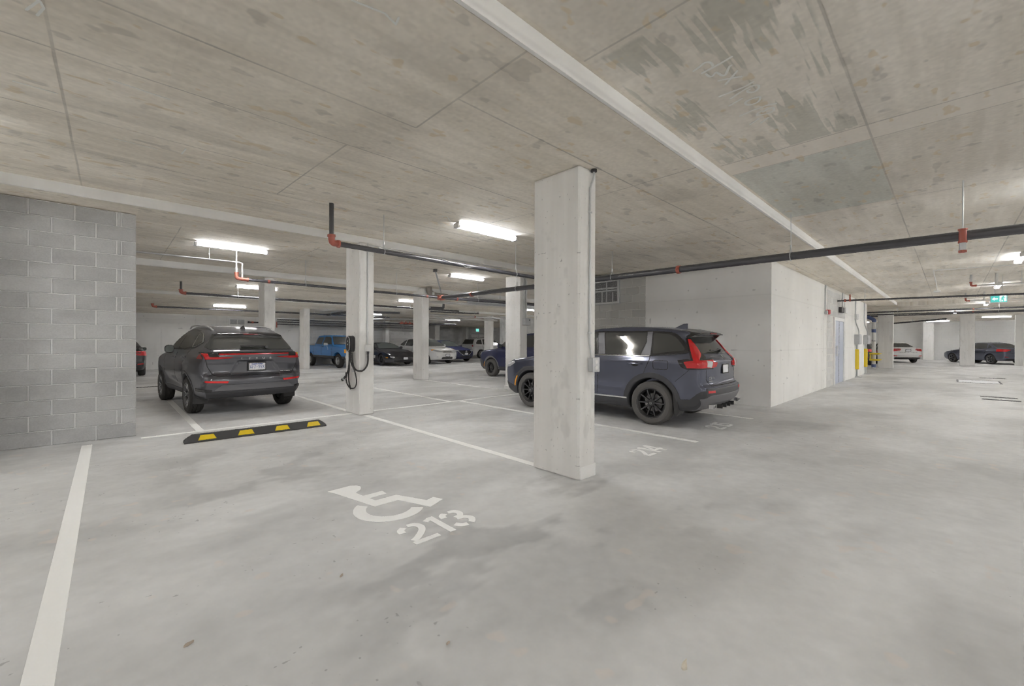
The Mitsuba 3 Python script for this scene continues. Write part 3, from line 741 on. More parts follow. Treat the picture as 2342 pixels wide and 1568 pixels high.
put('stem', cyl((25.17, 31.02, 2.6), (25.17, 31.02, 3.0), 0.012, 8), 'white_pipe', kk)
kk = thing('door', 'pale double door under the distant exit sign', 'door')
for i in (0, 1): put('leaf', bev(26.0 + 0.95 * i, 26.9 + 0.95 * i, 32.93, 32.99, 0.0, 2.1, 0.01), 'white_plastic', kk)
put('door_frame', cat(bx(25.9, 26.0, 32.93, 33.0, 0, 2.2), bx(27.85, 27.95, 32.93, 33.0, 0, 2.2), bx(25.9, 27.95, 32.93, 33.0, 2.1, 2.2)), 'grey_box', kk)

# --- conduit and outlet on the foreground pillar
yA = 2.578
kk = thing('outlet_conduit', 'thin metal conduit and outlet box on the foreground pillar', 'conduit')
put('conduit', tube(smooth_path([(3.602, yA - 0.03, 3.165), (3.602, yA - 0.028, 3.12), (3.595, yA - 0.025, 3.07), (3.568, yA - 0.015, 2.99), (3.562, yA - 0.013, 2.9), (3.562, yA - 0.013, 2.2), (3.562, yA - 0.013, 1.45), (3.566, yA - 0.016, 1.36), (3.575, yA - 0.03, 1.24)], 6), 0.0105, 10), 'galvanised', kk, smooth=40)
put('ceiling_socket', cat(cyl((3.602, yA - 0.03, 3.145), (3.602, yA - 0.03, 3.172), 0.03, 12)), 'black_plastic', kk)
for z in (2.72, 1.48): put('strap', bev(3.54, 3.585, yA - 0.026, yA, z, z + 0.02, 0.003), 'galvanised', kk)
put('outlet_box', bev(3.545, 3.66, yA - 0.062, yA - 0.001, 1.095, 1.235, 0.006), 'grey_box', kk)
put('cover_plate', bev(3.542, 3.663, yA - 0.068, yA - 0.061, 1.09, 1.24, 0.003), 'galvanised', kk)
for z in (1.135, 1.195):
    put('receptacle', xf(extr(Point(0, 0).buffer(0.021), 0.006), frame((3.602, yA - 0.067, z), (1, 0, 0), (0, 0, 1), (0, -1, 0))), 'white_plastic', kk)
# --- charger on the next pillar
yB, xB = 7.66, 3.385
kk = thing('vehicle_charger', 'black wall charger with coiled cable on the second pillar', 'charger')
def rbox_poly(w, h, r): return sbox(-w / 2 + r, -h / 2 + r, w / 2 - r, h / 2 - r).buffer(r, quad_segs=6)
cf = frame((xB - 0.001, 7.95, 1.345), (0, -1, 0), (0, 0, 1), (-1, 0, 0))
put('housing', xf(extr(rbox_poly(0.20, 0.31, 0.085), 0.08), cf), 'black_plastic', kk, smooth=30)
put('front_shell', xf(cat(extr(rbox_poly(0.178, 0.285, 0.08), 0.02)), cf @ frame((0, 0, 0.08), (1, 0, 0), (0, 1, 0), (0, 0, 1))), 'black_plastic', kk, smooth=30)
put('trim_band', xf(extr(rbox_poly(0.186, 0.29, 0.083).difference(rbox_poly(0.155, 0.26, 0.075)), 0.006), cf @ frame((0, 0, 0.098), (1, 0, 0), (0, 1, 0), (0, 0, 1))), 'galvanised', kk, smooth=30, label='silver trim ring')
for dz in (0.05, -0.01): put('indicator', xf(extr(Point(0, 0).buffer(0.016), 0.004), cf @ frame((0, dz, 0.1005), (1, 0, 0), (0, 1, 0), (0, 0, 1))), 'white_plastic', kk)
xs = xB - 0.05
P = lambda y, z, d=0.05: (xB - d, y, z)
cab1 = smooth_path([P(7.99, 1.20), P(7.99, 1.08), P(8.0, 0.95), P(8.06, 0.84), P(8.13, 0.74), P(8.14, 0.64), P(8.07, 0.55), P(7.93, 0.50), P(7.76, 0.52), P(7.60, 0.62, .08), P(7.60, 0.74, .09), P(7.70, 0.87, .085), P(7.83, 0.95, .075), P(7.89, 1.05, .07), P(7.915, 1.20, .06)], 7)
put('cable', tube(cab1, 0.0115, 8), 'black_rubber', kk, smooth=40)
cab2 = smooth_path([P(7.945, 1.20, .075), P(7.94, 1.05, .075), P(7.96, 0.92, .08), P(7.98, 0.80, .08), P(7.97, 0.68, .075), P(7.93, 0.56, .07), P(7.90, 0.495, .065), P(7.93, 0.50, .06), P(7.985, 0.60, .06), P(7.99, 0.75, .065), P(7.94, 0.90, .07), P(7.91, 1.02, .09)], 7)
put('cable', tube(cab2, 0.0115, 8), 'black_rubber', kk, smooth=40)
put('connector', tube(smooth_path([P(8.02, 0.80, .1), P(8.03, 0.74, .1), P(8.07, 0.70, .105), P(8.13, 0.665, .11), P(8.17, 0.645, .115)], 5), [0.014] * 8 + [0.022] * 8 + [0.03] * 4 + [0.026], 12), 'black_plastic', kk, smooth=40)
put('connector_collar', cyl(P(8.085, 0.685, .105), P(8.115, 0.67, .109), 0.032, 14), 'galvanised', kk, smooth=40, label='silver collar of the connector')
put('plug_holder', xf(lathe([(0.0, 0.0), (0.038, 0.0), (0.042, 0.02), (0.036, 0.05), (0, 0.05)], 18), frame((xB - 0.001, 7.87, 0.85), (0, 1, 0), (0, 0, -1), (-1, 0, 0))), 'grey_box', kk, smooth=30)
put('whip', tube(smooth_path([(3.53, yB - 0.045, 1.18), (3.53, yB - 0.05, 1.05), (3.51, yB - 0.06, 0.95), (3.45, yB - 0.05, 0.86), (3.385, yB - 0.03, 0.84), (3.34, yB + 0.05, 0.86), (3.33, 7.80, 0.93), (3.335, 7.86, 1.04), (3.335, 7.87, 1.185)], 7), 0.016, 8), 'black_rubber', kk, smooth=40)
kk = thing('charger_conduit', 'conduit with a white junction box and black whip feeding the charger', 'conduit')
put('conduit', tube(smooth_path([(3.54, yB - 0.014, 3.25), (3.54, yB - 0.014, 2.4), (3.53, yB - 0.014, 1.7), (3.535, yB - 0.02, 1.32)], 5), 0.012, 10), 'galvanised', kk, smooth=40)
put('conduit', tube([(3.56, 7.64, 3.215), (3.72, 7.64, 3.215), (3.80, 7.705, 3.215), (7.2, 7.705, 3.215)], 0.012, 8), 'galvanised', kk, smooth=40)
put('junction_box', bev(3.48, 3.595, yB - 0.085, yB - 0.001, 1.205, 1.335, 0.008), 'white_plastic', kk)
put('gland', cyl((3.53, yB - 0.045, 1.15), (3.53, yB - 0.045, 1.207), 0.022, 12), 'black_plastic', kk, smooth=40)
# --- twin conduits
yE = 8.50
kk = thing('twin_conduit', 'two parallel metal conduits into a grey switch box on a pillar', 'conduit')
for x in (8.60, 8.67): put('conduit', cyl((x, yE - 0.02, 2.05), (x, yE - 0.02, 3.235), 0.013, 10), 'galvanised', kk, smooth=40)
put('switch_box', bev(8.55, 8.78, yE - 0.12, yE - 0.001, 1.87, 2.07, 0.008), 'grey_box', kk)
put('knob', cyl((8.72, yE - 0.135, 2.01), (8.72, yE - 0.119, 2.01), 0.015, 10), 'black_plastic', kk)
kk = thing('kerb_block', 'small concrete block at the foot of the twin-conduit pillar', 'concrete block')
put('block_body', bev(8.30, 8.468, 8.75, 9.02, 0.0, 0.12, 0.01), 'wall_concrete', kk)

# --- fixtures on the right wall
yW = YR
def wconduit(k, pts): put('conduit', tube(pts, 0.02, 8), 'galvanised', k, smooth=40)
kk = thing('fire_alarm', 'red fire alarm pull station under a conduit beside the door', 'fire alarm')
put('box', bev(15.95, 16.15, yW - 0.10, yW - 0.001, 2.27, 2.41, 0.01), 'red_plastic', kk)
put('back_box', bev(15.78, 15.95, yW - 0.07, yW - 0.001, 2.26, 2.38, 0.008), 'grey_box', kk)
wconduit(kk, [(15.86, yW - 0.02, 3.166), (15.86, yW - 0.02, 3.1), (15.83, yW - 0.02, 3.05), (15.83, yW - 0.02, 2.4)])
kk = thing('emergency_light', 'white and black emergency light box above the door', 'emergency light')
put('box', bev(18.55, 18.99, yW - 0.14, yW - 0.009, 2.43, 2.63, 0.01), 'white_plastic', kk)
put('lamp_head', bev(18.05, 18.5, yW - 0.10, yW - 0.009, 2.43, 2.61, 0.01), 'black_plastic', kk)
wconduit(kk, [(18.7, yW - 0.03, 2.63), (18.7, yW - 0.03, 3.08), (18.72, yW - 0.03, 3.16)])
kk = struct('door_1', bev(17.25, 18.85, yW - 0.03, yW + 0.02, 0.02, 2.13, 0.008), 'door_grey', 'pale blue-grey steel door in the right wall')
put('door_frame', cat(bx(17.12, 17.25, yW - 0.05, yW + 0.01, 0, 2.24), bx(18.85, 18.95, yW - 0.05, yW + 0.01, 0, 2.24), bx(17.12, 18.95, yW - 0.05, yW + 0.01, 2.13, 2.24)), 'white_plastic', kk)
put('pull_handle', cat(cyl((17.42, yW - 0.075, 0.95), (17.42, yW - 0.075, 1.3), 0.015, 8), cyl((17.42, yW - 0.075, 1.0), (17.42, yW - 0.02, 1.0), 0.01, 8), cyl((17.42, yW - 0.075, 1.25), (17.42, yW - 0.02, 1.25), 0.01, 8)), 'galvanised', kk)
put('door_seam', bx(18.02, 18.04, yW - 0.034, yW - 0.028, 0.05, 2.12), 'dark_gap', kk)
for x0, x1, lab, g in ((21.55, 22.25, 'grey electrical box on the right wall nearer the door', 0), (24.05, 24.95, 'grey electrical box at the far end of the right wall', 1)):
    kk = thing('electrical_box', lab, 'electrical box', 'electrical boxes on the right wall')
    put('cabinet', bev(x0, x1, yW - 0.15, yW - 0.001, 1.33, 1.73, 0.012), 'grey_box', kk)
    put('cover', bev(x0 + 0.05, x1 - 0.05, yW - 0.162, yW - 0.149, 1.36, 1.70, 0.006), 'grey_box', kk)
    xm = (x0 + x1) / 2
    wconduit(kk, smooth_path([(x0 + 0.1, yW - 0.03, 3.166), (x0 + 0.1, yW - 0.03, 2.7), (x0 + 0.12, yW - 0.03, 2.25), (x0 + 0.3, yW - 0.06, 2.05), (x0 + 0.5, yW - 0.08, 1.9), (x0 + 0.55, yW - 0.08, 1.73)], 4))
    put('conduit', cyl((x0 + 0.35, yW - 0.05, 0.02), (x0 + 0.35, yW - 0.05, 1.34), 0.03, 10), 'galvanised', kk, smooth=40)
    put('foot', bev(x0 + 0.2, x0 + 0.5, yW - 0.2, yW - 0.001, 0.0, 0.04, 0.005), 'galvanised', kk)
    if g == 0: put('device', bev(x0 + 0.05, x0 + 0.35, yW - 0.09, yW - 0.001, 2.33, 2.55, 0.01), 'galvanised', kk)
    kk = thing('pipe_guard', ('yellow channel guard over the conduit under the electrical box nearer the door', 'yellow channel guard over the conduit at the far end of the right wall')[g], 'guard', 'yellow conduit guards')
    cs = Polygon([(-0.09, 0), (-0.09, -0.06), (-0.06, -0.11), (0.06, -0.11), (0.09, -0.06), (0.09, 0), (0.075, 0), (0.075, -0.05), (0.05, -0.095), (-0.05, -0.095), (-0.075, -0.05), (-0.075, 0)])
    put('channel', xf(extr(cs, 0.81), frame((x0 + 0.35, yW - 0.001, 0.32), (1, 0, 0), (0, 1, 0), (0, 0, 1))), 'yellow', kk)
# pole with yellow guard rails beyond the wall end
kk = thing('drain_pole', 'white and blue vertical drain pipe beyond the end of the right wall', 'pipe')
put('riser', cyl((29.6, 2.86, 0.02), (29.6, 2.86, 2.5), 0.085, 18), 'white_pipe', kk, smooth=40)
put('offset', tube(smooth_path([(29.6, 2.86, 2.5), (29.6, 2.86, 2.62), (29.62, 3.05, 2.75), (29.65, 3.28, 2.88), (29.65, 3.36, 3.02)], 5), 0.09, 14), 'blue_paint', kk, smooth=40, label='blue offset bend at the top')
for z in (0.08, 1.95): put('band', cyl((29.6, 2.86, z), (29.6, 2.86, z + 0.17), 0.095, 18), 'blue_paint', kk, smooth=40, label='blue band')
put('clamp', cyl((29.6, 2.86, 1.48), (29.6, 2.86, 1.51), 0.095, 18), 'grey_dark', kk, smooth=40)
kk = thing('guard_rail', 'yellow two-bar guard rail in front of the white and blue pipe', 'guard')
for z in (0.44, 0.77): put('bar', bev(29.36, 29.45, 2.60, 3.02, z, z + 0.09, 0.01), 'yellow', kk)
put('bracket', cat(*[bx(29.44, 29.75, y, y + 0.03, 0.45, 0.85) for y in (2.98,)], *[bx(29.44, 30.46, 2.62, 2.65, z + 0.02, z + 0.06) for z in (0.44, 0.77)]), 'yellow', kk)
kk = thing('riser_cluster', 'cluster of pale pipes and dark valves at the far end of the right wall', 'pipe')
put('riser', cyl((28.9, 3.4, 0.0), (28.9, 3.4, 3.08), 0.1, 14), 'white_pipe', kk, smooth=40)
put('valve_body', cat(cyl((28.6, 3.05, 2.72), (28.6, 3.6, 2.72), 0.09, 14), bev(28.5, 28.7, 3.1, 3.3, 2.85, 3.05, 0.02)), 'black_plastic', kk, smooth=40)

# --- grille near the dark crossover
kk = thing('wall_grille', 'galvanised framed mesh opening high in the block wall above the crossover', 'vent')
xg = 10.285
y0, y1, z0, z1 = 6.42, 7.72, 2.50, 3.15
put('grille_frame', cat(bev(xg - 0.05, xg + 0.02, y0 - 0.03, y0 + 0.03, z0 - 0.03, z1, 0.004), bev(xg - 0.05, xg + 0.02, y1 - 0.03, y1 + 0.03, z0 - 0.03, z1, 0.004), bev(xg - 0.05, xg + 0.02, y0, y1, z0 - 0.03, z0 + 0.03, 0.004), bev(xg - 0.05, xg + 0.02, y0, y1, z1 - 0.05, z1, 0.004)), 'galvanised', kk)
put('backing', bx(xg - 0.012, xg - 0.004, y0, y1, z0, z1), 'grey_dark', kk)
put('damper_post', cat(*[bev(xg - 0.03, xg - 0.012, y, y + 0.03, z0, z0 + h, 0.003) for y, h in ((6.60, 0.3), (6.80, 0.6), (6.95, 0.35), (7.2, 0.6))]), 'galvanised', kk)
put('damper_blade', cat(*[bev(xg - 0.026, xg - 0.014, y0, y1, z, z + 0.04, 0.003) for z in (2.83, 2.9)]), 'galvanised', kk)
put('mesh_wire', cat(*[bx(xg - 0.036, xg - 0.033, y0, y1, z, z + 0.003) for z in np.arange(z0 + 0.05, z1, 0.05)], *[bx(xg - 0.036, xg - 0.033, y, y + 0.003, z0, z1) for y in np.arange(y0 + 0.05, y1, 0.05)]), 'galvanised', kk)
labels[kk + '__mesh_wire'] = {'label': 'fine wire mesh', 'kind': 'stuff'}
kk = thing('wall_vent', 'white louvred vent high on the far concrete wall behind the grey crossover', 'vent')
put('vent_frame', cat(bx(4.60, 5.38, 26.55, 26.601, 2.22, 2.27), bx(4.60, 5.38, 26.55, 26.601, 2.53, 2.58), bx(4.60, 4.66, 26.55, 26.601, 2.22, 2.58), bx(5.32, 5.38, 26.55, 26.601, 2.22, 2.58), bx(4.97, 5.01, 26.55, 26.601, 2.22, 2.58)), 'white_plastic', kk)
for z in np.arange(2.28, 2.53, 0.045): put('louvre', xf(bx(4.64, 5.34, -0.004, 0.004, -0.02, 0.02), frame((0, 26.58, z), (1, 0, 0), (0, 0.8, 0.6), (0, -0.6, 0.8))), 'grey_box', kk)
kk = thing('valve', 'small red and black valve high on the far wall, left of the pillar', 'valve')
put('body', cat(cyl((5.5, 26.45, 2.40), (5.95, 26.45, 2.40), 0.035, 12), cyl((5.5, 26.45, 2.36), (5.5, 26.45, 2.46), 0.05, 12)), 'black_plastic', kk, smooth=40)
put('handwheel', cat(cyl((5.62, 26.44, 2.40), (5.72, 26.44, 2.40), 0.055, 14), cyl((5.6, 26.45, 2.40), (5.6, 26.6, 2.40), 0.03, 10)), 'pipe_red', kk, smooth=40)
kk = thing('bollard', 'grey post with a yellow cap beside the pillar left of the blue truck', 'bollard')
put('post', bev(6.95, 7.22, 24.05, 24.3, 0.0, 0.62, 0.02), 'grey_box', kk)
put('cap', bev(6.92, 7.25, 24.02, 24.33, 0.60, 0.80, 0.02), 'yellow', kk)

# --- drains
def grate(x0, x1, y0, y1, nx, ny, label, kind):
    kk = thing('floor_drain', label, 'drain', kind)
    put('drain_frame', cat(bx(x0, x1, y0, y0 + 0.02, -0.01, 0.006), bx(x0, x1, y1 - 0.02, y1, -0.01, 0.006), bx(x0, x0 + 0.02, y0, y1, -0.01, 0.006), bx(x1 - 0.02, x1, y0, y1, -0.01, 0.006)), 'grey_dark', kk)
    put('grate_bars', cat(*[bx(x, x + 0.012, y0, y1, -0.01, 0.005) for x in np.linspace(x0 + 0.03, x1 - 0.03, nx)], *[bx(x0, x1, y, y + 0.012, -0.01, 0.005) for y in np.linspace(y0 + 0.03, y1 - 0.03, ny)], bx(x0, x1, y0, y1, -0.01, 0.001)), 'grey_dark', kk)
grate(0.3, 4.2, 16.55, 16.75, 60, 3, 'long trench drain on the floor left of the grey crossover', None)
grate(16.4, 16.62, -1.17, -0.54, 5, 16, 'far bar of the pair of floor grates at right', 'pair of floor grates')
grate(15.65, 15.87, -1.17, -0.54, 5, 16, 'near bar of the pair of floor grates at right', 'pair of floor grates')
grate(25.2, 25.45, -1.5, -0.8, 4, 12, 'distant thin floor grate at right', None)
kk = thing('access_cover', 'pale rectangular access cover set in the aisle floor at right', 'floor cover')
put('cover', bx(21.95, 23.35, -1.18, -0.2, -0.01, 0.004), 'galvanised', kk)
put('rim', cat(bx(21.9, 23.4, -0.2, -0.15, -0.01, 0.006), bx(21.9, 23.4, -1.23, -1.18, -0.01, 0.006), bx(21.9, 21.95, -1.23, -0.15, -0.01, 0.006), bx(23.35, 23.4, -1.23, -0.15, -0.01, 0.006)), 'grey_dark', kk)

# --- wheel stop
kk = thing('wheel_stop', 'black rubber wheel stop with four yellow patches on the floor', 'wheel stop')
ws = np.array([0.735, 7.215, 0]); we = np.array([2.585, 7.175, 0])
ex = (we - ws) / np.linalg.norm(we - ws); Lw = float(np.linalg.norm(we - ws)); ey = np.array([-ex[1], ex[0], 0])
def trap(x, y0, y1, z1, yt0, yt1): return [(x, y0, 0), (x, y1, 0), (x, yt1, z1), (x, yt0, z1)]
V = []
for x, s in ((0, 0), (0.02, 0.35), (0.09, 1), (Lw - 0.09, 1), (Lw - 0.02, 0.35), (Lw, 0)):
    h = 0.03 + 0.075 * min(1, s * 1.0)
    V.append([(x, -0.075, 0), (x, -0.075, 0.015), (x, -0.075 + 0.045 * (0.3 + .7 * s), h * 0.92), (x, -0.028, h), (x, 0.028, h), (x, 0.075 - 0.045 * (0.3 + .7 * s), h * 0.92), (x, 0.075, 0.015), (x, 0.075, 0)])
V = np.array(V); ns, nc = V.shape[:2]; F = []
for i in range(ns - 1):
    for j in range(nc):
        j2 = (j + 1) % nc
        F += [[i * nc + j, (i + 1) * nc + j, (i + 1) * nc + j2], [i * nc + j, (i + 1) * nc + j2, i * nc + j2]]
for j in range(1, nc - 1): F += [[0, j, j + 1], [(ns - 1) * nc, (ns - 1) * nc + j + 1, (ns - 1) * nc + j]]
M = frame(ws, ex, ey, (0, 0, 1))
put('body', xf(trimesh.Trimesh(V.reshape(-1, 3), np.array(F), process=False), M), 'stop_rubber', kk)
for x in (0.255, 0.72, 1.20, 1.655):
    w0, w1 = 0.105, 0.075
    lo, hi = np.array([-0.0725, 0.024]), np.array([-0.033, 0.091])
    def q(u, t, d): 
        yz = lo + (hi - lo) * t; nrm = np.array([-(hi - lo)[1], (hi - lo)[0]]) / np.linalg.norm(hi - lo)
        yz = yz + nrm * d; return (x + u, yz[0], yz[1])
    pv = [q(-w0, .06, -.004), q(w0, .06, -.004), q(w1, .98, -.004), q(-w1, .98, -.004), q(-w0, .06, .003), q(w0, .06, .003), q(w1, .98, .003), q(-w1, .98, .003)]
    put('reflective_patch', xf(trimesh.convex.convex_hull(np.array(pv)), M), 'yellow_film', kk, label='yellow reflective patch')
put('bolt_hole', xf(cat(*[cyl((x, 0, 0.09), (x, 0, 0.1065), 0.016, 12) for x in (0.48, 1.35)]), M), 'dark_gap', kk)

# --- chalk writing and pencil marks on the ceiling
def chalk(pts, z, w=0.007, smooth=True):
    g = LineString(smooth_path(pts, 5) if smooth and len(pts) > 2 else pts).buffer(w, quad_segs=3)
    put('chalk_mark', xf(extr(g, 0.003), frame((0, 0, z - 0.002), (1, 0, 0), (0, 1, 0), (0, 0, 1))), 'chalk', ceiling, label='white chalk stroke of the handwritten note')
for c in ([(2.975, 1.263), (2.96, 1.22), (2.944, 1.183), (2.951, 1.156), (2.985, 1.144), (3.014, 1.148)], [(3.042, 1.233), (3.034, 1.162), (3.026, 1.1), (3.009, 1.024)],
          [(3.074, 1.217), (3.116, 1.211), (3.129, 1.194), (3.104, 1.163), (3.125, 1.153), (3.171, 1.143), (3.178, 1.122), (3.11, 1.075), (3.099, 1.057)], [(3.194, 1.051), (3.248, 1.109), (3.296, 1.163)], [(3.215, 1.183), (3.243, 1.125), (3.281, 1.051)],
          [(3.43, 1.255), (3.431, 1.171), (3.431, 1.081), (3.412, 1.013)], [(3.52, 1.204), (3.479, 1.114), (3.461, 1.047), (3.477, 1.004), (3.521, 1.006), (3.552, 1.043), (3.534, 1.077), (3.501, 1.081), (3.493, 1.061)], [(3.621, 1.25), (3.583, 1.143)],
          [(3.647, 1.13), (3.643, 1.078), (3.66, 1.038), (3.709, 1.057), (3.733, 1.096), (3.713, 1.141), (3.669, 1.146), (3.644, 1.12)], [(3.847, 1.239), (3.829, 1.133), (3.83, 1.04), (3.85, 0.977)],
          [(3.918, 1.087), (3.889, 1.042), (3.908, 1.01), (3.957, 1.022), (3.965, 1.076), (3.939, 1.136), (3.909, 1.123), (3.893, 1.085)], [(4.061, 1.229), (4.009, 1.146)], [(4.099, 1.154), (4.044, 1.083)]):
    chalk(c, 3.31, 0.008)
for c in ([(0.002, 4.037), (0.329, 4.059)], [(0.038, 5.371), (0.342, 5.372)], [(0.525, 5.337), (0.538, 5.136)], [(0.033, 6.796), (0.231, 6.787)], [(2.871, 5.398), (2.873, 5.135)], [(1.701, 5.338), (1.721, 5.221)], [(0.912, 2.161), (1.076, 2.124), (1.157, 2.155), (1.146, 2.099)],
          [(-0.321, 3.453), (-0.261, 3.294), (-0.251, 3.362), (-0.284, 3.474)], [(-0.489, 4.598), (-0.279, 4.599)], [(3.596, 5.342), (3.624, 5.189), (3.826, 5.384)]):
    g = LineString(c).buffer(0.006, quad_segs=2)
    ym = np.mean([q_[1] for q_ in c]); z = S(ym); sl = (S(ym + 0.1) - S(ym - 0.1)) / 0.2
    n_ = np.array([0, -sl, 1.0]); n_ /= np.linalg.norm(n_)
    put('chalk_mark', xf(extr(affinity.translate(g, 0, -ym), 0.003), frame((0, ym, z - 0.002), (1, 0, 0), (0, n_[2], -n_[1]), n_)), 'chalk', ceiling, label='short pale scratch on the ceiling')

# --- scraps on the floor
principled('leaf_brown', (0.40, 0.34, 0.28), 0.8)
principled('paper_scrap', (0.62, 0.57, 0.48), 0.8)
def scrap(x, y, s, mat, lab, seed):
    r_ = random.Random(seed)
    n = 7
    pts = [(s * (0.6 + 0.6 * r_.random()) * math.cos(a), 0.55 * s * (0.6 + 0.6 * r_.random()) * math.sin(a)) for a in np.linspace(0, 2 * np.pi, n, endpoint=False)]
    V = [(px, py, 0.002 + 0.012 * r_.random()) for px, py in pts] + [(0, 0, 0.014)] + [(px * .97, py * .97, 0.0005) for px, py in pts] + [(0, 0, 0.008)]
    F = [[i, (i + 1) % n, n] for i in range(n)] + [[(i + 1) % n + n + 1, i + n + 1, 2 * n + 1] for i in range(n)] + [t for i in range(n) for t in ([i, i + n + 1, (i + 1) % n], [(i + 1) % n, i + n + 1, (i + 1) % n + n + 1])]
    kk = tag(put('floor_scrap', xf(trimesh.Trimesh(np.array(V), np.array(F), process=False), frame((x, y, 0), *(rotz(r_.random() * 6)[:3, i] for i in range(3)))), mat), lab, 'debris')
scrap(0.262, 2.419, 0.022, 'leaf_brown', 'small dry leaf on the floor at the lower left', 1)
scrap(1.797, 0.791, 0.032, 'paper_scrap', 'crumpled pale scrap on the floor near the bottom right', 2)
scrap(1.133, 1.603, 0.014, 'leaf_brown', 'tiny brown crumb on the floor at the bottom centre', 3)
scrap(0.996, 2.501, 0.014, 'leaf_brown', 'tiny dark crumb on the floor below the stall number', 4)

# ---------------------------------------------------------------- cars: signed-distance bodies, trimmed panels
from scipy import ndimage

def sstep(a, b, x):
    t = np.clip((x - a) / (b - a), 0, 1); return t * t * (3 - 2 * t)
def smax(a, b, k):
    h = np.clip(0.5 + 0.5 * (a - b) / k, 0, 1)
    return b * (1 - h) + a * h + k * h * (1 - h)

def poly_sdf(poly, xs, zs):
    """signed distance (negative inside) of a polygon on the grid xs x zs."""
    X, Z = np.meshgrid(xs, zs, indexing='ij')
    p = np.asarray(poly, float); d2 = np.full(X.shape, 1e9); inside = np.zeros(X.shape, bool)
    for i in range(len(p)):
        a, b = p[i], p[(i + 1) % len(p)]
        e = b - a; L2 = e @ e
        if L2 < 1e-12: continue
        t = np.clip(((X - a[0]) * e[0] + (Z - a[1]) * e[1]) / L2, 0, 1)
        d2 = np.minimum(d2, (X - a[0] - t * e[0]) ** 2 + (Z - a[1] - t * e[1]) ** 2)
        if a[1] != b[1]:
            c = ((a[1] > Z) != (b[1] > Z)) & (X < (b[0] - a[0]) * (Z - a[1]) / (b[1] - a[1]) + a[0])
            inside ^= c
    d = np.sqrt(d2)
    return np.where(inside, -d, d)

def surface_net(F, org, h):
    """closed surface of F < 0 on a regular grid (naive surface nets, vectorised)."""
    s = F < 0
    nx, ny, nz = F.shape
    corners = [(a, b, c) for a in (0, 1) for b in (0, 1) for c in (0, 1)]
    cnt = sum(s[a:nx - 1 + a, b:ny - 1 + b, c:nz - 1 + c].astype(np.int8) for a, b, c in corners)
    act = (cnt > 0) & (cnt < 8)
    idx = -np.ones(act.shape, int); idx[act] = np.arange(act.sum())
    ijk = np.argwhere(act)
    V = np.zeros((len(ijk), 3)); n = np.zeros(len(ijk))
    val = {c: F[ijk[:, 0] + c[0], ijk[:, 1] + c[1], ijk[:, 2] + c[2]] for c in corners}
    for a in corners:
        for ax in range(3):
            if a[ax]: continue
            b = list(a); b[ax] = 1; b = tuple(b)
            va, vb = val[a], val[b]
            m = (va < 0) != (vb < 0)
            t = np.where(m, va / np.where(m, va - vb, 1), 0)
            P = np.tile(np.array(a, float), (len(ijk), 1)); P[:, ax] = t
            V[m] += P[m]; n[m] += 1
    V = V / n[:, None] + ijk
    Q = []
    for ax in range(3):
        u, v = (ax + 1) % 3, (ax + 2) % 3
        sl0 = [slice(1, -1)] * 3; sl0[ax] = slice(0, -1); sl1 = list(sl0); sl1[ax] = slice(1, None)
        a, b = s[tuple(sl0)], s[tuple(sl1)]
        for flip in (False, True):
            e = np.argwhere((a & ~b) if not flip else (~a & b))
            if not len(e): continue
            o = np.array([1, 1, 1]); o[ax] = 0
            e = e + o
            def cell(du, dv):
                q = e.copy(); q[:, u] += du; q[:, v] += dv; return idx[q[:, 0], q[:, 1], q[:, 2]]
            q = np.stack([cell(-1, -1), cell(0, -1), cell(0, 0), cell(-1, 0)], 1)
            Q.append(q if not flip else q[:, ::-1])
    Q = np.vstack(Q)
    T3 = np.vstack([Q[:, [0, 1, 2]], Q[:, [0, 2, 3]]])
    # pull the vertices onto the surface
    G = np.gradient(F)
    for _ in range(3):
        f = ndimage.map_coordinates(F, V.T, order=1, mode='nearest')
        g = np.stack([ndimage.map_coordinates(q, V.T, order=1, mode='nearest') for q in G], 1)
        V = V - 0.8 * g * (f / np.maximum((g ** 2).sum(1), 1e-9))[:, None].clip(-0.6, 0.6)
    g = np.stack([ndimage.map_coordinates(q, V.T, order=1, mode='nearest') for q in G], 1)
    N = g / np.maximum(np.linalg.norm(g, axis=1, keepdims=True), 1e-9)
    return V * h + np.asarray(org), T3, N

def to_man(V, F): return m3.Manifold(m3.Mesh(np.ascontiguousarray(V, np.float32), np.ascontiguousarray(F, np.uint32)))
def from_man(m):
    q = m.to_mesh(); return trimesh.Trimesh(np.array(q.vert_properties[:, :3], float), np.array(q.tri_verts, int), process=False)

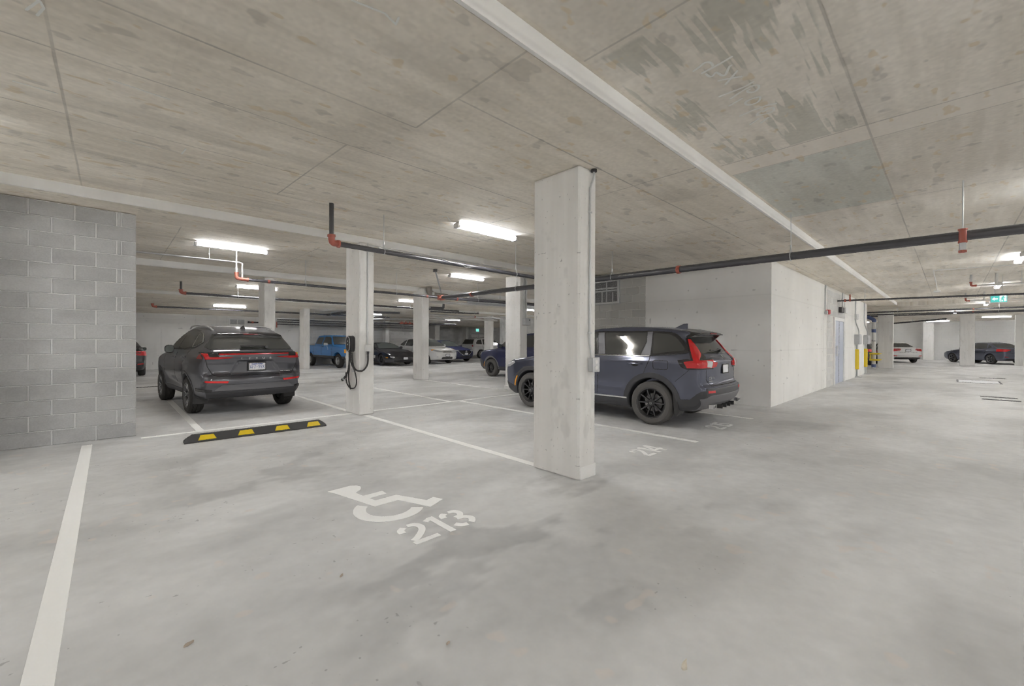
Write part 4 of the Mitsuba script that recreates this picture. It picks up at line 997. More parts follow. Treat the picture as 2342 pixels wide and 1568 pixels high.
class Body:
    def __init__(self, sil, wz, low, top, belt, wheels, h=0.022, kf=0.12, kr=0.10, kz=0.06, ra=0.39, flare=0.012, round_=0.075, well_depth=0.36, extra=None, wscale=1.0, t=0.006):
        sil = np.asarray(sil, float)
        x0, x1, z1 = sil[:, 0].min() - 0.1, sil[:, 0].max() + 0.1, sil[:, 1].max() + 0.12
        wmax = max(w for _, w in wz) + 0.08
        gs = 0.01
        gx, gz = np.arange(x0 - 0.3, x1 + 0.3, gs), np.arange(0.0, z1 + 0.2, gs)
        S2 = ndimage.gaussian_filter(poly_sdf(sil, gx, gz), 2.2)
        nx, ny, nz = int((x1 - x0) / h) + 1, int(wmax / h) + 2, int((z1 - 0.10) / h) + 1
        xs, ys, zs = x0 + np.arange(nx) * h, (np.arange(ny) + 0.5) * h, 0.10 + np.arange(nz) * h
        X, Y, Z = np.meshgrid(xs, ys, zs, indexing='ij')
        self.low, self.top, self.belt = low, top, belt
        def W(X, Z):
            base = np.interp(Z, [a for a, _ in wz], [b for _, b in wz])
            tt = sstep(belt - 0.02, belt + 0.30, Z)
            w = base - np.interp(X, *zip(*low)) * (1 - tt) - np.interp(X, *zip(*top)) * tt
            for xw, zw in wheels:
                d = np.hypot(X - xw, Z - zw)
                w = w + flare * np.exp(-((d - ra - 0.02) / 0.07) ** 2)
            return w
        Wg = ndimage.gaussian_filter(W(*np.meshgrid(xs, zs, indexing='ij')), (2.0, 1.2))
        self.Wg, self.xs, self.zs = Wg, xs, zs
        ef, er = sstep(0.6, 1.9, X), sstep(0.6, 1.9, -X)
        Xe = X + kf * Y ** 2 * ef - kr * Y ** 2 * er
        Ze = Z + kz * Y ** 2 * sstep(0.75, 1.1, Z)
        side = ndimage.map_coordinates(S2, [(Xe - gx[0]) / gs, (Ze - gz[0]) / gs], order=1, mode='nearest')
        Fv = smax(side, Y - Wg[:, None, :], round_)
        if extra is not None: Fv = extra(X, Y, Z, Fv)
        for xw, zw in wheels:
            d = np.hypot(X - xw, Z - zw) - ra
            Fv = smax(Fv, -np.maximum(d, (wmax - 0.08 - well_depth) - Y), 0.012)
        full = np.concatenate([Fv[:, ::-1], Fv], 1)
        V, F, N = surface_net(full, (x0, -ys[-1], 0.10), h)
        self.V, self.F, self.N = V, F, N
        self.mesh = trimesh.Trimesh(V, F, process=False)
        self.man = to_man(V, F)
        self.t = t
        self._sh = {}
    def shell(self, t=None, inner=0.004):
        t = self.t if t is None else t
        k = (t, inner)
        if k not in self._sh:
            self._sh[k] = to_man(self.V + self.N * t, self.F) - to_man(self.V - self.N * inner, self.F)
        return self._sh[k]
    def prism(self, poly, view, a, b):
        poly = poly if hasattr(poly, 'geom_type') else Polygon(poly)
        m = extr(poly.buffer(0), b - a)
        if view == 'side': M = frame((0, b, 0), (1, 0, 0), (0, 0, 1), (0, -1, 0))
        elif view == 'rear': M = frame((a, 0, 0), (0, 1, 0), (0, 0, 1), (1, 0, 0))
        else: M = frame((0, 0, a), (1, 0, 0), (0, 1, 0), (0, 0, 1))
        m = xf(m, M); m.merge_vertices()
        return to_man(m.vertices, m.faces)
    def cut(self, poly, view, a, b, t=None, inner=0.004):
        r = self.shell(t, inner) ^ self.prism(poly, view, a, b)
        return None if r.is_empty() else from_man(r)
    def surf(self, x, z, side=1):
        """half width of the body at (x, z)."""
        i = int(np.clip(round((x - self.xs[0]) / (self.xs[1] - self.xs[0])), 0, len(self.xs) - 1)); j = int(np.clip(round((z - self.zs[0]) / (self.zs[1] - self.zs[0])), 0, len(self.zs) - 1))
        return float(self.Wg[i, j])

def rounded(pts, r=0.03):
    p = Polygon(pts).buffer(0)
    return p.buffer(-r).buffer(2 * r).buffer(-r)

def line_poly(pts, w=0.008, smooth=True):
    return LineString(smooth_path(pts, 6) if smooth and len(pts) > 2 else pts).buffer(w / 2, cap_style=2)

# --- wheels (axis y, outer face towards +y)
_wheels = {}
def wheel_parts(R, Wd, Rr, spokes, style, tire_mat, rim_mat, hub_mat='black_plastic'):
    k = (R, Wd, Rr, spokes, style, tire_mat, rim_mat, hub_mat)
    if k in _wheels: return _wheels[k]
    hw = Wd / 2
    prof = [(Rr - 0.012, -hw + 0.02), (Rr + 0.004, -hw + 0.005), (Rr + 0.03, -hw), (R - 0.04, -hw), (R - 0.012, -hw + 0.02), (R, -hw + 0.045)]
    for g in (-0.45, 0.0, 0.45):
        c = g * hw * 1.1
        prof += [(R, c - 0.007), (R - 0.008, c - 0.005), (R - 0.008, c + 0.005), (R, c + 0.007)]
    prof += [(R, hw - 0.045), (R - 0.012, hw - 0.02), (R - 0.04, hw), (Rr + 0.03, hw), (Rr + 0.004, hw - 0.005), (Rr - 0.012, hw - 0.02)]
    A = frame((0, 0, 0), (1, 0, 0), (0, 0, -1), (0, 1, 0))
    tire = xf(lathe(prof, 48), A)
    rimp = [(Rr - 0.02, -hw + 0.03), (Rr - 0.035, -0.02), (Rr - 0.03, hw - 0.04), (Rr - 0.004, hw - 0.018), (Rr + 0.008, hw - 0.012), (Rr + 0.006, hw - 0.004), (Rr - 0.012, hw - 0.006), (Rr - 0.022, hw - 0.02), (Rr - 0.04, hw - 0.045)]
    barrel = xf(lathe(rimp, 40), A)
    ms = []
    hubr = 0.062
    yo = hw - 0.028
    def spoke(a, w0, w1, tw=0.0, yo=yo, th=0.035, r0=0.04):
        r1 = Rr - 0.012
        pts = []
        for r, w, y, a2 in ((r0, w0, yo - 0.012, a), (r1 * 0.62, (w0 + w1) / 2, yo, a + tw * .6), (r1, w1, yo + 0.006, a + tw)):
            c, s = math.cos(a2), math.sin(a2)
            for sgn in (-1, 1):
                for dy, k in ((0, 0.72), (-th, 1.0)):
                    pts.append((r * c - sgn * w * k * s, y + dy, r * s + sgn * w * k * c))
        q = np.array(pts)
        return cat(trimesh.convex.convex_hull(q[:8]), trimesh.convex.convex_hull(q[4:]))
    extra = []
    if style == 'pair':          # slim twin spokes
        for i in range(spokes):
            a = 2 * np.pi * i / spokes
            ms += [spoke(a - 0.16, 0.013, 0.011, 0.02), spoke(a + 0.16, 0.013, 0.011, -0.02)]
    elif style == 'multi':
        for i in range(spokes):
            ms.append(spoke(2 * np.pi * i / spokes, 0.019, 0.014))
    elif style == 'vee':         # five broad split spokes, machined faces
        for i in range(spokes):
            a = 2 * np.pi * i / spokes
            ms += [spoke(a, 0.03, 0.012, 0.22), spoke(a, 0.03, 0.012, -0.22)]
            extra += [spoke(a + 0.03, 0.006, 0.009, 0.22, yo + 0.007, 0.008, 0.1), spoke(a - 0.03, 0.006, 0.009, -0.22, yo + 0.007, 0.008, 0.1)]
    elif style == 'steel':       # pressed steel with holes
        disc = Point(0, 0).buffer(Rr - 0.02)
        for i in range(spokes):
            a = 2 * np.pi * i / spokes
            disc = disc.difference(Point((Rr - 0.075) * math.cos(a), (Rr - 0.075) * math.sin(a)).buffer(0.024))
        ms.append(xf(extr(disc, 0.02), frame((0, yo - 0.06, 0), (1, 0, 0), (0, 0, -1), (0, 1, 0))))
        ms.append(xf(lathe([(0.11, 0), (0.10, 0.03), (0.06, 0.035), (0.055, 0.02), (0, 0.02)], 24), frame((0, yo - 0.05, 0), (1, 0, 0), (0, 0, -1), (0, 1, 0))))
    elif style == 'lattice':
        for i in range(spokes):
            a = 2 * np.pi * i / spokes
            ms += [spoke(a, 0.012, 0.010, 0.5), spoke(a, 0.012, 0.010, -0.5)]
    hub = xf(lathe([(hubr, -0.03), (hubr, 0.0), (hubr - 0.012, 0.012), (0.03, 0.014), (0.0, 0.014)], 24), frame((0, yo - 0.008, 0), (1, 0, 0), (0, 0, -1), (0, 1, 0)))
    nuts = cat(*[cyl((0.043 * math.cos(a), yo - 0.01, 0.043 * math.sin(a)), (0.043 * math.cos(a), yo + 0.004, 0.043 * math.sin(a)), 0.008, 8) for a in np.linspace(0, 2 * np.pi, 5, endpoint=False)])
    disc = xf(lathe([(0.0, 0.0), (0.155, 0.0), (0.155, 0.02), (0, 0.02)], 32), frame((0, yo - 0.11, 0), (1, 0, 0), (0, 0, -1), (0, 1, 0)))
    back = xf(lathe([(0.0, 0.0), (Rr - 0.03, 0.0), (Rr - 0.03, -0.02), (0, -0.02)], 32), frame((0, -hw + 0.05, 0), (1, 0, 0), (0, 0, -1), (0, 1, 0)))
    out = {'tire': mikit.ply(tire, tire_mat, smooth=35), 'rim': mikit.ply(cat(barrel, *ms), rim_mat, smooth=35), 'hub': mikit.ply(cat(hub, nuts), hub_mat, smooth=35), 'brake_disc': mikit.ply(disc, 'brake_steel', smooth=35), 'dark': mikit.ply(back, 'dark_gap', smooth=35)}
    if extra: out['spoke_face'] = mikit.ply(cat(*extra), 'machined', smooth=35)
    _wheels[k] = out
    return out

def add_wheels(k, M, wheels, track, wp, steer=0.0):
    for xw, zw in wheels:
        for s in (1, -1):
            A = frame((xw, s * track, zw), (s, 0, 0), (0, s, 0), (0, 0, 1))
            W = mat4(np.asarray(M) @ A)
            wk = put('wheel', wp['tire'], None, k, to_world=W)
            put('rim', wp['rim'], None, wk, to_world=W)
            put('hub', wp['hub'], None, wk, to_world=W)
            put('brake_disc', wp['brake_disc'], None, wk, to_world=W)
            put('backing', wp['dark'], None, wk, to_world=W)
            if 'spoke_face' in wp: put('spoke_face', wp['spoke_face'], None, wk, to_world=W, label='bright machined spoke faces')

principled('tire_rubber', (0.032, 0.031, 0.030), 0.75, specular=0.3)
principled('tire_grey', (0.095, 0.092, 0.088), 0.8, specular=0.25)
principled('rim_black', (0.012, 0.012, 0.013), 0.18, clearcoat=0.8, clearcoat_gloss=0.9)
principled('rim_dark', (0.10, 0.10, 0.105), 0.3, 0.6)
principled('rim_silver', (0.58, 0.58, 0.58), 0.3, 0.85)
principled('machined', (0.75, 0.75, 0.76), 0.25, 0.9)
principled('brake_steel', (0.35, 0.35, 0.35), 0.35, 0.9)
principled('chrome', (0.85, 0.85, 0.86), 0.08, 1.0)
principled('glass_dark', (0.028, 0.030, 0.029), 0.02, specular=1.0)
principled('glass_smoke', (0.07, 0.08, 0.075), 0.02, specular=1.0)
principled('gloss_black', (0.010, 0.010, 0.011), 0.08, specular=0.5, clearcoat=0.6, clearcoat_gloss=0.95)
principled('trim_black', (0.020, 0.020, 0.021), 0.45)
principled('cladding', (0.036, 0.037, 0.041), 0.45)
principled('cladding_grey', (0.15, 0.15, 0.16), 0.4, 0.3)
principled('lens_red', (0.50, 0.010, 0.012), 0.12, clearcoat=0.7, clearcoat_gloss=0.95)
principled('lens_red_lit', (0.75, 0.02, 0.02), 0.15, clearcoat=0.7)
principled('lens_dark_red', (0.16, 0.01, 0.012), 0.12, clearcoat=0.7)
principled('lens_amber', (0.85, 0.36, 0.03), 0.2, clearcoat=0.5)
principled('lens_clear', (0.62, 0.63, 0.65), 0.08, 0.5, clearcoat=0.7)
principled('plate_white', (0.80, 0.81, 0.85), 0.4)
principled('plate_blue', (0.05, 0.09, 0.30), 0.5)
def carpaint(name, c, metal=0.45, rough=0.28):
    principled(name, c, rough, metal, clearcoat=1.0, clearcoat_gloss=0.96)
carpaint('paint_graphite', (0.105, 0.107, 0.120), 0.7, 0.18)
carpaint('paint_slate', (0.092, 0.100, 0.138), 0.7, 0.18)
carpaint('paint_navy', (0.012, 0.016, 0.060), 0.3, 0.22)
carpaint('paint_blue', (0.030, 0.170, 0.420), 0.1, 0.3)
carpaint('paint_black', (0.010, 0.010, 0.012), 0.0, 0.12)
carpaint('paint_white', (0.78, 0.78, 0.77), 0.0, 0.3)
carpaint('paint_steel', (0.10, 0.108, 0.14), 0.7, 0.2)

def plate(k, M, c, yaw_dir, w=0.30, h=0.15, text='', tilt=0.0, mat='plate_white', size=0.07):
    """licence plate centred at c (local), facing local -x (yaw_dir=-1) or +x."""
    s = yaw_dir
    A = frame(c, (0, s, 0), (0, 0, 1), (s, 0, 0))
    MW = np.asarray(M) @ A
    pk = put('licence_plate', xf(cat(extr(rbox_poly(w, h, 0.012), 0.006)), A), mat, k, to_world=mat4(M), label='white licence plate' if mat == 'plate_white' else 'licence plate')
    put('plate_frame', xf(extr(rbox_poly(w + 0.016, h + 0.016, 0.014).difference(rbox_poly(w - 0.02, h - 0.022, 0.01)), 0.009), A), 'black_plastic', pk, to_world=mat4(M))
    if text:
        t = meshkit.text_mesh(text, size, 0.001)
        bw = t.bounds[1][0] - t.bounds[0][0]; t.apply_scale([0.255 / bw, 1, 1])
        t.apply_translation([-(t.bounds[0][0] + t.bounds[1][0]) / 2, -size / 2 - 0.006, 0.0062])
        put('registration', xf(t, A), 'plate_blue', pk, to_world=mat4(M), label=f'registration {text}')
        put('header_print', xf(cat(*[bx(u, u + ln, h / 2 - 0.034, h / 2 - 0.02, 0.006, 0.0072) for u, ln in ((-.095, .035), (-.055, .06), (.012, .085))]), A), 'plate_blue', pk, to_world=mat4(M), label='blurred blue line of print along the top of the plate')
    return pk

def car_matrix(x, y, heading_deg, z=0.0):
    a = math.radians(heading_deg)
    return frame((x, y, z), (math.cos(a), math.sin(a), 0), (-math.sin(a), math.cos(a), 0), (0, 0, 1))

class Car:
    """one car: adds trimmed panels of its body as parts of the thing."""
    def __init__(self, name, label, cat_, body, M, paint, group=None):
        self.k = thing(name, label, cat_, group); self.b = body; self.M = M; self.Wd = mat4(M)
        put('body', body.mesh, paint, self.k, smooth=True, to_world=self.Wd)
    def add(self, name, mesh, mat, parent=None, smooth=35, label=None):
        if mesh is None: return None
        return put(name, mesh, mat, parent or self.k, smooth=smooth, to_world=self.Wd, label=label)
    def side(self, name, poly, mat, t=None, sides=(1, -1), ymin=0.3, smooth=35, label=None, parent=None):
        r = None
        for s in sides:
            a, b = (ymin, 1.3) if s > 0 else (-1.3, -ymin)
            r = self.add(name, self.b.cut(poly, 'side', a, b, t), mat, parent, smooth, label) or r
        return r
    def rear(self, name, poly, mat, xa=-3.0, xb=-1.2, t=None, mirror=False, smooth=35, label=None, parent=None):
        r = None
        ps = [poly]
        if mirror:
            g = poly if hasattr(poly, 'geom_type') else Polygon(poly)
            ps.append(affinity.scale(g, -1, 1, origin=(0, 0)))
        for p in ps:
            r = self.add(name, self.b.cut(p, 'rear', xa, xb, t), mat, parent, smooth, label) or r
        return r
    def top(self, name, poly, mat, za=0.8, zb=2.0, t=None, smooth=35, label=None):
        return self.add(name, self.b.cut(poly, 'top', za, zb, t), mat, None, smooth, label)

def bar(pts, w, h, rnd=0.006):
    """slim rounded bar along a path: an elliptical tube."""
    m = tube(pts, 1.0, 10)
    return m

def mirror_mesh(m):
    q = m.copy(); q.vertices = q.vertices * [1, -1, 1]; q.faces = q.faces[:, ::-1]; return q

def wing_mirror(x, y, z, s, hw=0.085, hh=0.075):
    """housing of a door mirror at side s (+1 left)."""
    pts = []
    for a in np.linspace(0, 2 * np.pi, 18, endpoint=False):
        ca, sa = math.cos(a), math.sin(a)
        ca, sa = math.copysign(abs(ca) ** .7, ca), math.copysign(abs(sa) ** .7, sa)
        for dx, k in ((-0.05, 0.94), (-0.03, 1.0), (0.02, 0.95), (0.07, 0.66), (0.095, 0.3)):
            pts.append((x + dx, s * (y + 0.03 + hw * (1 + k * ca)), z + hh * k * sa))
    m = trimesh.convex.convex_hull(np.array(pts))
    arm = trimesh.convex.convex_hull(np.array([(x + dx, s * yy, zz) for dx in (-0.02, 0.05) for yy, zz in ((y - 0.07, z - hh + .01), (y - 0.07, z - hh - .03), (y + 0.08, z - hh + .04), (y + 0.08, z - hh + .01))]))
    g = [(math.copysign(abs(math.cos(a)) ** .7, math.cos(a)) * hw * .86, math.copysign(abs(math.sin(a)) ** .7, math.sin(a)) * hh * .86) for a in np.linspace(0, 2 * np.pi, 24, endpoint=False)]
    return cat(m, arm), xf(extr(Polygon(g), 0.004), frame((x - 0.054, s * (y + 0.03 + hw), z), (0, 1, 0), (0, 0, 1), (1, 0, 0)))

def add_mirror(c, x, y, z, s, mat, hw=0.085, hh=0.075):
    m, g = wing_mirror(x, y, z, s, hw, hh)
    k = c.add('wing_mirror', m, mat)
    c.add('mirror_glass', g, 'glass_smoke', k)

def handle(b, x, z, s, L=0.21, dz=0.0):
    y = b.surf(x, z)
    p = [(x - L / 2, s * (y + 0.004), z), (x - L / 2 + 0.03, s * (y + 0.03), z), (x, s * (y + 0.036), z + 0.004), (x + L / 2 - 0.03, s * (y + 0.03), z), (x + L / 2, s * (y + 0.004), z)]
    t = tube(smooth_path(p, 5), 0.013, 8)
    return t

# ---------------------------------------------------------------- the grey crossover (seen from behind)
def soft(pts): return pts
sil = [(2.10, .26), (2.22, .34), (2.29, .50), (2.30, .74), (2.24, .90), (2.05, .985), (1.70, 1.05), (1.30, 1.10), (1.05, 1.13), (0.75, 1.30), (0.40, 1.49), (0.15, 1.585), (-0.15, 1.635), (-0.55, 1.645), (-1.0, 1.625), (-1.45, 1.575), (-1.78, 1.515), (-1.98, 1.46),
       (-1.985, 1.435), (-1.90, 1.42), (-2.05, 1.30), (-2.20, 1.175), (-2.27, 1.13), (-2.305, 1.075), (-2.30, 1.02), (-2.265, .90), (-2.262, .72), (-2.32, .69), (-2.36, .64), (-2.365, .54), (-2.33, .46), (-2.32, .36), (-2.24, .27), (-2.0, .24), (-1.6, .22), (1.6, .22)]
wz = [(0.0, .80), (.24, .83), (.34, .885), (.50, .905), (.70, .925), (.88, .92), (1.0, .89), (1.08, .855), (1.16, .81), (1.30, .745), (1.45, .66), (1.56, .59), (1.70, .53)]
low = [(-2.4, .13), (-2.2, .075), (-1.95, .025), (-1.6, .0), (-1.0, .005), (-0.5, .03), (0.4, .035), (0.9, .01), (1.3, .0), (1.9, .04), (2.3, .16)]
top = [(-2.3, .13), (-1.9, .06), (-1.4, .02), (-0.8, .0), (0.6, .0), (1.2, .04), (2.3, .2)]
WHX = [(1.345, .285), (-1.345, .285)]     # the body rides 7 cm above its drawing
def nx_extra(X, Y, Z, f):
    # waist between the haunches, bumper corner creases and the lower rear valance
    haunch = np.exp(-((X + 1.45) / 0.55) ** 2) * np.exp(-((Z - 0.80) / 0.16) ** 2)
    f = f - 0.022 * haunch * sstep(0.6, 0.85, Y)
    crease = np.exp(-(((Y - 0.80) + 0.45 * (Z - 0.55)) / 0.03) ** 2) * sstep(0.42, 0.50, Z) * (1 - sstep(0.70, 0.80, Z)) * sstep(2.0, 2.12, -X)
    f = f + 0.03 * crease
    lic = sstep(0.62, 0.66, Z) * (1 - sstep(0.93, 0.97, Z)) * (1 - sstep(0.40 - 0.5 * (Z - 0.7), 0.44 - 0.5 * (Z - 0.7), Y)) * sstep(2.1, 2.2, -X)
    f = f + 0.022 * lic
    door = np.exp(-((Z - 0.46 - 0.05 * X) / 0.10) ** 2) * sstep(-0.95, -0.6, X) * (1 - sstep(0.7, 0.95, X)) * sstep(0.7, 0.8, Y)
    return f + 0.03 * door
bodyA = Body(sil, wz, low, top, 0.98, WHX, h=0.022, kf=0.16, kr=0.15, kz=0.05, ra=0.41, flare=0.014, extra=nx_extra)
MA = car_matrix(1.885, 11.55, 94.2, 0.07)
c = Car('crossover', 'dark grey crossover seen from behind, parked beyond the black wheel stop', 'car', bodyA, MA, 'paint_graphite')
add_wheels(c.k, MA, WHX, 0.805, wheel_parts(0.355, 0.235, 0.235, 5, 'vee', 'tire_rubber', 'rim_dark'))
# glass and pillars
c.side('window_surround', rounded([(0.98, 1.14), (0.55, 1.40), (0.15, 1.535), (-0.4, 1.575), (-1.0, 1.535), (-1.45, 1.44), (-1.72, 1.30), (-1.40, 1.185), (-0.6, 1.145)], .03), 'trim_black', t=0.004)
c.side('side_glass', rounded([(0.86, 1.16), (0.50, 1.39), (0.15, 1.51), (-0.03, 1.53), (-0.03, 1.165)], .02), 'glass_dark', t=0.007, label='front door glass')
c.side('side_glass', rounded([(-0.10, 1.165), (-0.10, 1.535), (-0.5, 1.555), (-0.98, 1.51), (-1.12, 1.21), (-0.6, 1.17)], .02), 'glass_dark', t=0.007, label='rear door glass')
c.side('side_glass', rounded([(-1.06, 1.49), (-1.36, 1.43), (-1.58, 1.31), (-1.38, 1.235), (-1.18, 1.225)], .015), 'glass_dark', t=0.007, label='quarter glass')
c.side('window_trim', line_poly([(-1.02, 1.52), (-1.38, 1.445), (-1.64, 1.30)], .012), 'chrome', t=0.010)
c.side('window_trim', line_poly([(-1.64, 1.30), (-1.38, 1.215), (-1.15, 1.205)], .010, False), 'chrome', t=0.010)
c.side('window_trim', line_poly([(-1.05, 1.52), (-1.16, 1.21)], .012, False), 'chrome', t=0.010)
c.rear('rear_window', rounded([(-0.60, 1.455), (0.60, 1.455), (0.745, 1.195), (0.70, 1.165), (-0.70, 1.165), (-0.745, 1.195)], .02), 'glass_dark', -2.4, -1.7, t=0.006)
c.rear('rear_spoiler', rounded([(-0.62, 1.50), (0.62, 1.50), (0.60, 1.425), (-0.60, 1.425)], .01), 'gloss_black', -2.2, -1.86, t=0.010, label='black roof spoiler edge')
c.rear('brake_light', rounded([(-0.13, 1.468), (0.13, 1.468), (0.12, 1.444), (-0.12, 1.444)], .005), 'lens_dark_red', -2.2, -1.86, t=0.016, label='high brake light')
# light bar and lamps
c.rear('light_bar', rounded([(-0.60, 1.092), (0.60, 1.092), (0.60, 1.066), (-0.60, 1.066)], .004), 'lens_red', -2.5, -1.9, t=0.016, label='full-width red light bar')
c.rear('light_bar_trim', rounded([(-0.84, 1.115), (0.84, 1.115), (0.84, 1.096), (-0.84, 1.096)], .003), 'gloss_black', -2.5, -1.85, t=0.012)
c.rear('tail_lamp', rounded([(0.94, 1.092), (0.83, 1.095), (0.83, .99), (0.94, 1.0)], .003), 'lens_dark_red', -2.4, -1.93, t=0.012, mirror=True)
c.rear('lamp_panel', rounded([(0.60, 1.096), (0.76, 1.096), (0.74, 1.028), (0.60, 1.028)], .003), 'gloss_black', -2.5, -1.95, t=0.012, mirror=True)
c.rear('tail_lamp', rounded([(0.36, 1.018), (0.62, 1.030), (0.74, 1.030), (0.76, 1.095), (0.815, 1.095), (0.80, .985), (0.62, .985), (0.45, 1.0)], .003), 'lens_red', -2.5, -1.95, t=0.018, mirror=True, label='L-shaped red tail lamp')
# tailgate outline, plate, badges
c.rear('panel_gap', line_poly([(-0.80, 1.03), (-0.76, .85), (-0.68, .70), (-0.62, .675), (0.62, .675), (0.68, .70), (0.76, .85), (0.80, 1.03)], .010, False), 'dark_gap', -2.5, -2.0, t=0.002)
c.side('panel_gap', line_poly([(-0.05, 1.15), (-0.06, .8), (-0.10, .45)], .008), 'dark_gap', t=0.002)
c.side('panel_gap', line_poly([(-1.16, 1.17), (-1.02, .95), (-1.0, .80), (-0.92, .55)], .008), 'dark_gap', t=0.002)
c.side('panel_gap', line_poly([(0.98, 1.10), (0.92, .8), (0.90, .42)], .008), 'dark_gap', t=0.002)
plate(c.k, MA, (-2.268, -0.02, 0.835), -1, text='XF7-99X')
for ch, y in zip('LEXUS', (0.235, 0.115, -0.005, -0.125, -0.245)):
    t = meshkit.text_mesh(ch, 0.034, 0.004); t.apply_translation([-(t.bounds[0][0] + t.bounds[1][0]) / 2, 0, 0]); t.apply_scale([1.35, 1, 1])
    c.add('badge_letter', xf(t, frame((-2.297, y, 0.978), (0, -1, 0), (0, 0, 1), (-1, 0, 0.15))), 'chrome', None, 35, f'chrome letter {ch}')
c.add('model_badge', cat(*[bx(-2.267, -2.2625, y - ln, y, .722, .736) for y, ln in ((-.44, .022), (-.468, .03), (-.515, .02), (-.54, .045), (-.59, .03))]), 'chrome', label='small unreadable chrome badge')
c.rear('reflector', rounded([(0.46, .585), (0.80, .60), (0.82, .585), (0.79, .565), (0.48, .545)], .006), 'lens_red_lit', -2.5, -1.9, t=0.008, mirror=True, label='red bumper reflector')
c.rear('bumper_insert', rounded([(-0.56, .515), (0.56, .515), (0.68, .41), (-0.68, .41)], .01), 'cladding_grey', -2.5, -2.0, t=0.010, label='grey lower bumper insert')
c.rear('lower_valance', rounded([(-0.80, .40), (0.80, .40), (0.76, .26), (-0.76, .26)], .01), 'cladding', -2.5, -1.9, t=0.006)
c.rear('bumper_vent', rounded([(0.70, .43), (0.90, .455), (0.88, .40), (0.72, .385)], .008), 'gloss_black', -2.5, -1.9, t=0.010, mirror=True)
ringp = lambda xw, zw, r0, r1, a0=-12, a1=192: Polygon([(xw + r1 * math.cos(math.radians(a)), zw + r1 * math.sin(math.radians(a))) for a in np.linspace(a0, a1, 36)] + [(xw + r0 * math.cos(math.radians(a)), zw + r0 * math.sin(math.radians(a))) for a in np.linspace(a1, a0, 36)])
for xw, zw in WHX: c.side('arch_moulding', ringp(xw, zw, 0.40, 0.475), 'cladding', t=0.006, ymin=0.55)
c.side('sill_moulding', rounded([(0.98, .23), (0.95, .37), (-0.95, .35), (-0.98, .23)], .01), 'cladding', t=0.007)
# rails, fin, wiper, mirrors, handles, mudflaps
for s in (1, -1):
    rp = smooth_path([(0.12, s * .575, 1.585), (0.0, s * .575, 1.625), (-0.3, s * .57, 1.645), (-0.9, s * .56, 1.632), (-1.35, s * .545, 1.585), (-1.60, s * .54, 1.52)], 6)
    c.add('roof_rail', tube(rp, 0.016, 8), 'galvanised', None, 40, 'silver roof rail')
    add_mirror(c, 0.48, 0.775, 1.145, s, 'gloss_black', .085, .088)
    for x, z in ((0.05, 0.985), (-0.95, 1.0)): c.add('door_handle', handle(bodyA, x, z, s), 'paint_graphite', None, 40)
    c.add('mudflap', bev(-1.79, -1.765, s * .78 - .115, s * .78 + .115, .14, .50, .006), 'trim_black')
fin = trimesh.convex.convex_hull(np.array([(-1.30, -.03, 1.575), (-1.30, .03, 1.575), (-1.52, -.035, 1.545), (-1.52, .035, 1.545), (-1.52, 0, 1.645), (-1.50, 0.008, 1.64), (-1.46, 0, 1.635)]))
c.add('shark_fin', fin, 'gloss_black')
c.add('rear_wiper', cat(tube([(-2.16, 0.22, 1.235), (-2.185, 0.0, 1.232), (-2.175, -0.16, 1.225), (-2.195, -.20, 1.21)], 0.012, 8), cyl((-2.16, -0.2, 1.205), (-2.225, -.2, 1.21), 0.028, 12), bev(-2.20, -2.17, -.06, .24, 1.223, 1.245, .004)), 'black_plastic', None, 40)

# ---------------------------------------------------------------- the slate crossover behind the foreground pillar
sil = [(2.05, .25), (2.18, .32), (2.26, .48), (2.27, .78), (2.20, .95), (2.02, 1.03), (1.60, 1.09), (1.22, 1.12), (1.02, 1.15), (0.70, 1.34), (0.35, 1.53), (0.10, 1.625), (-0.2, 1.67), (-0.7, 1.69), (-1.3, 1.67), (-1.70, 1.63), (-1.88, 1.595), (-1.97, 1.565), (-1.975, 1.54), (-1.88, 1.52),
       (-2.0, 1.38), (-2.12, 1.23), (-2.18, 1.17), (-2.235, 1.13), (-2.26, 1.07), (-2.24, .96), (-2.24, .76), (-2.26, .71), (-2.32, .67), (-2.325, .54), (-2.27, .42), (-2.15, .32), (-1.95, .28), (-1.6, .24), (1.6, .24)]
wz = [(0.0, .80), (.24, .84), (.36, .90), (.55, .925), (.85, .935), (1.05, .925), (1.12, .905), (1.20, .865), (1.28, .825), (1.42, .77), (1.55, .715), (1.64, .66), (1.8, .60)]
low = [(-2.35, .12), (-2.15, .045), (-1.9, .0), (-1.0, .005), (-0.5, .018), (0.4, .02), (0.9, .01), (1.3, .0), (1.85, .03), (2.3, .15)]
top = [(-2.3, .07), (-1.9, .03), (-1.4, .01), (-0.8, .0), (0.6, .0), (1.2, .04), (2.3, .2)]
WHB = [(1.35, .368), (-1.35, .368)]
def crv_extra(X, Y, Z, f):
    line1 = np.exp(-((Z - 0.60 - 0.02 * X) / 0.05) ** 2) * sstep(-1.0, -0.7, X) * (1 - sstep(0.7, 1.0, X)) * sstep(0.7, 0.85, Y)
    f = f + 0.012 * line1
    sh = np.exp(-((Z - 1.06) / 0.02) ** 2) * sstep(0.75, 0.87, Y)
    f = f - 0.006 * sh
    lip = np.exp(-((Z - 0.78) / 0.06) ** 2) * (1 - sstep(0.42, 0.5, Y)) * sstep(2.2, 2.3, -X)
    f = f + 0.02 * lip
    return f
bodyB = Body(sil, wz, low, top, 1.14, WHB, h=0.022, kf=0.16, kr=0.13, kz=0.045, ra=0.425, flare=0.012, extra=crv_extra)
MB = car_matrix(7.47, 4.90, 92.6)
c = Car('crossover', 'slate blue crossover parked in stall 215, half hidden by the foreground pillar', 'car', bodyB, MB, 'paint_slate')
add_wheels(c.k, MB, WHB, 0.81, wheel_parts(0.368, 0.235, 0.252, 10, 'multi', 'tire_grey', 'rim_black'))
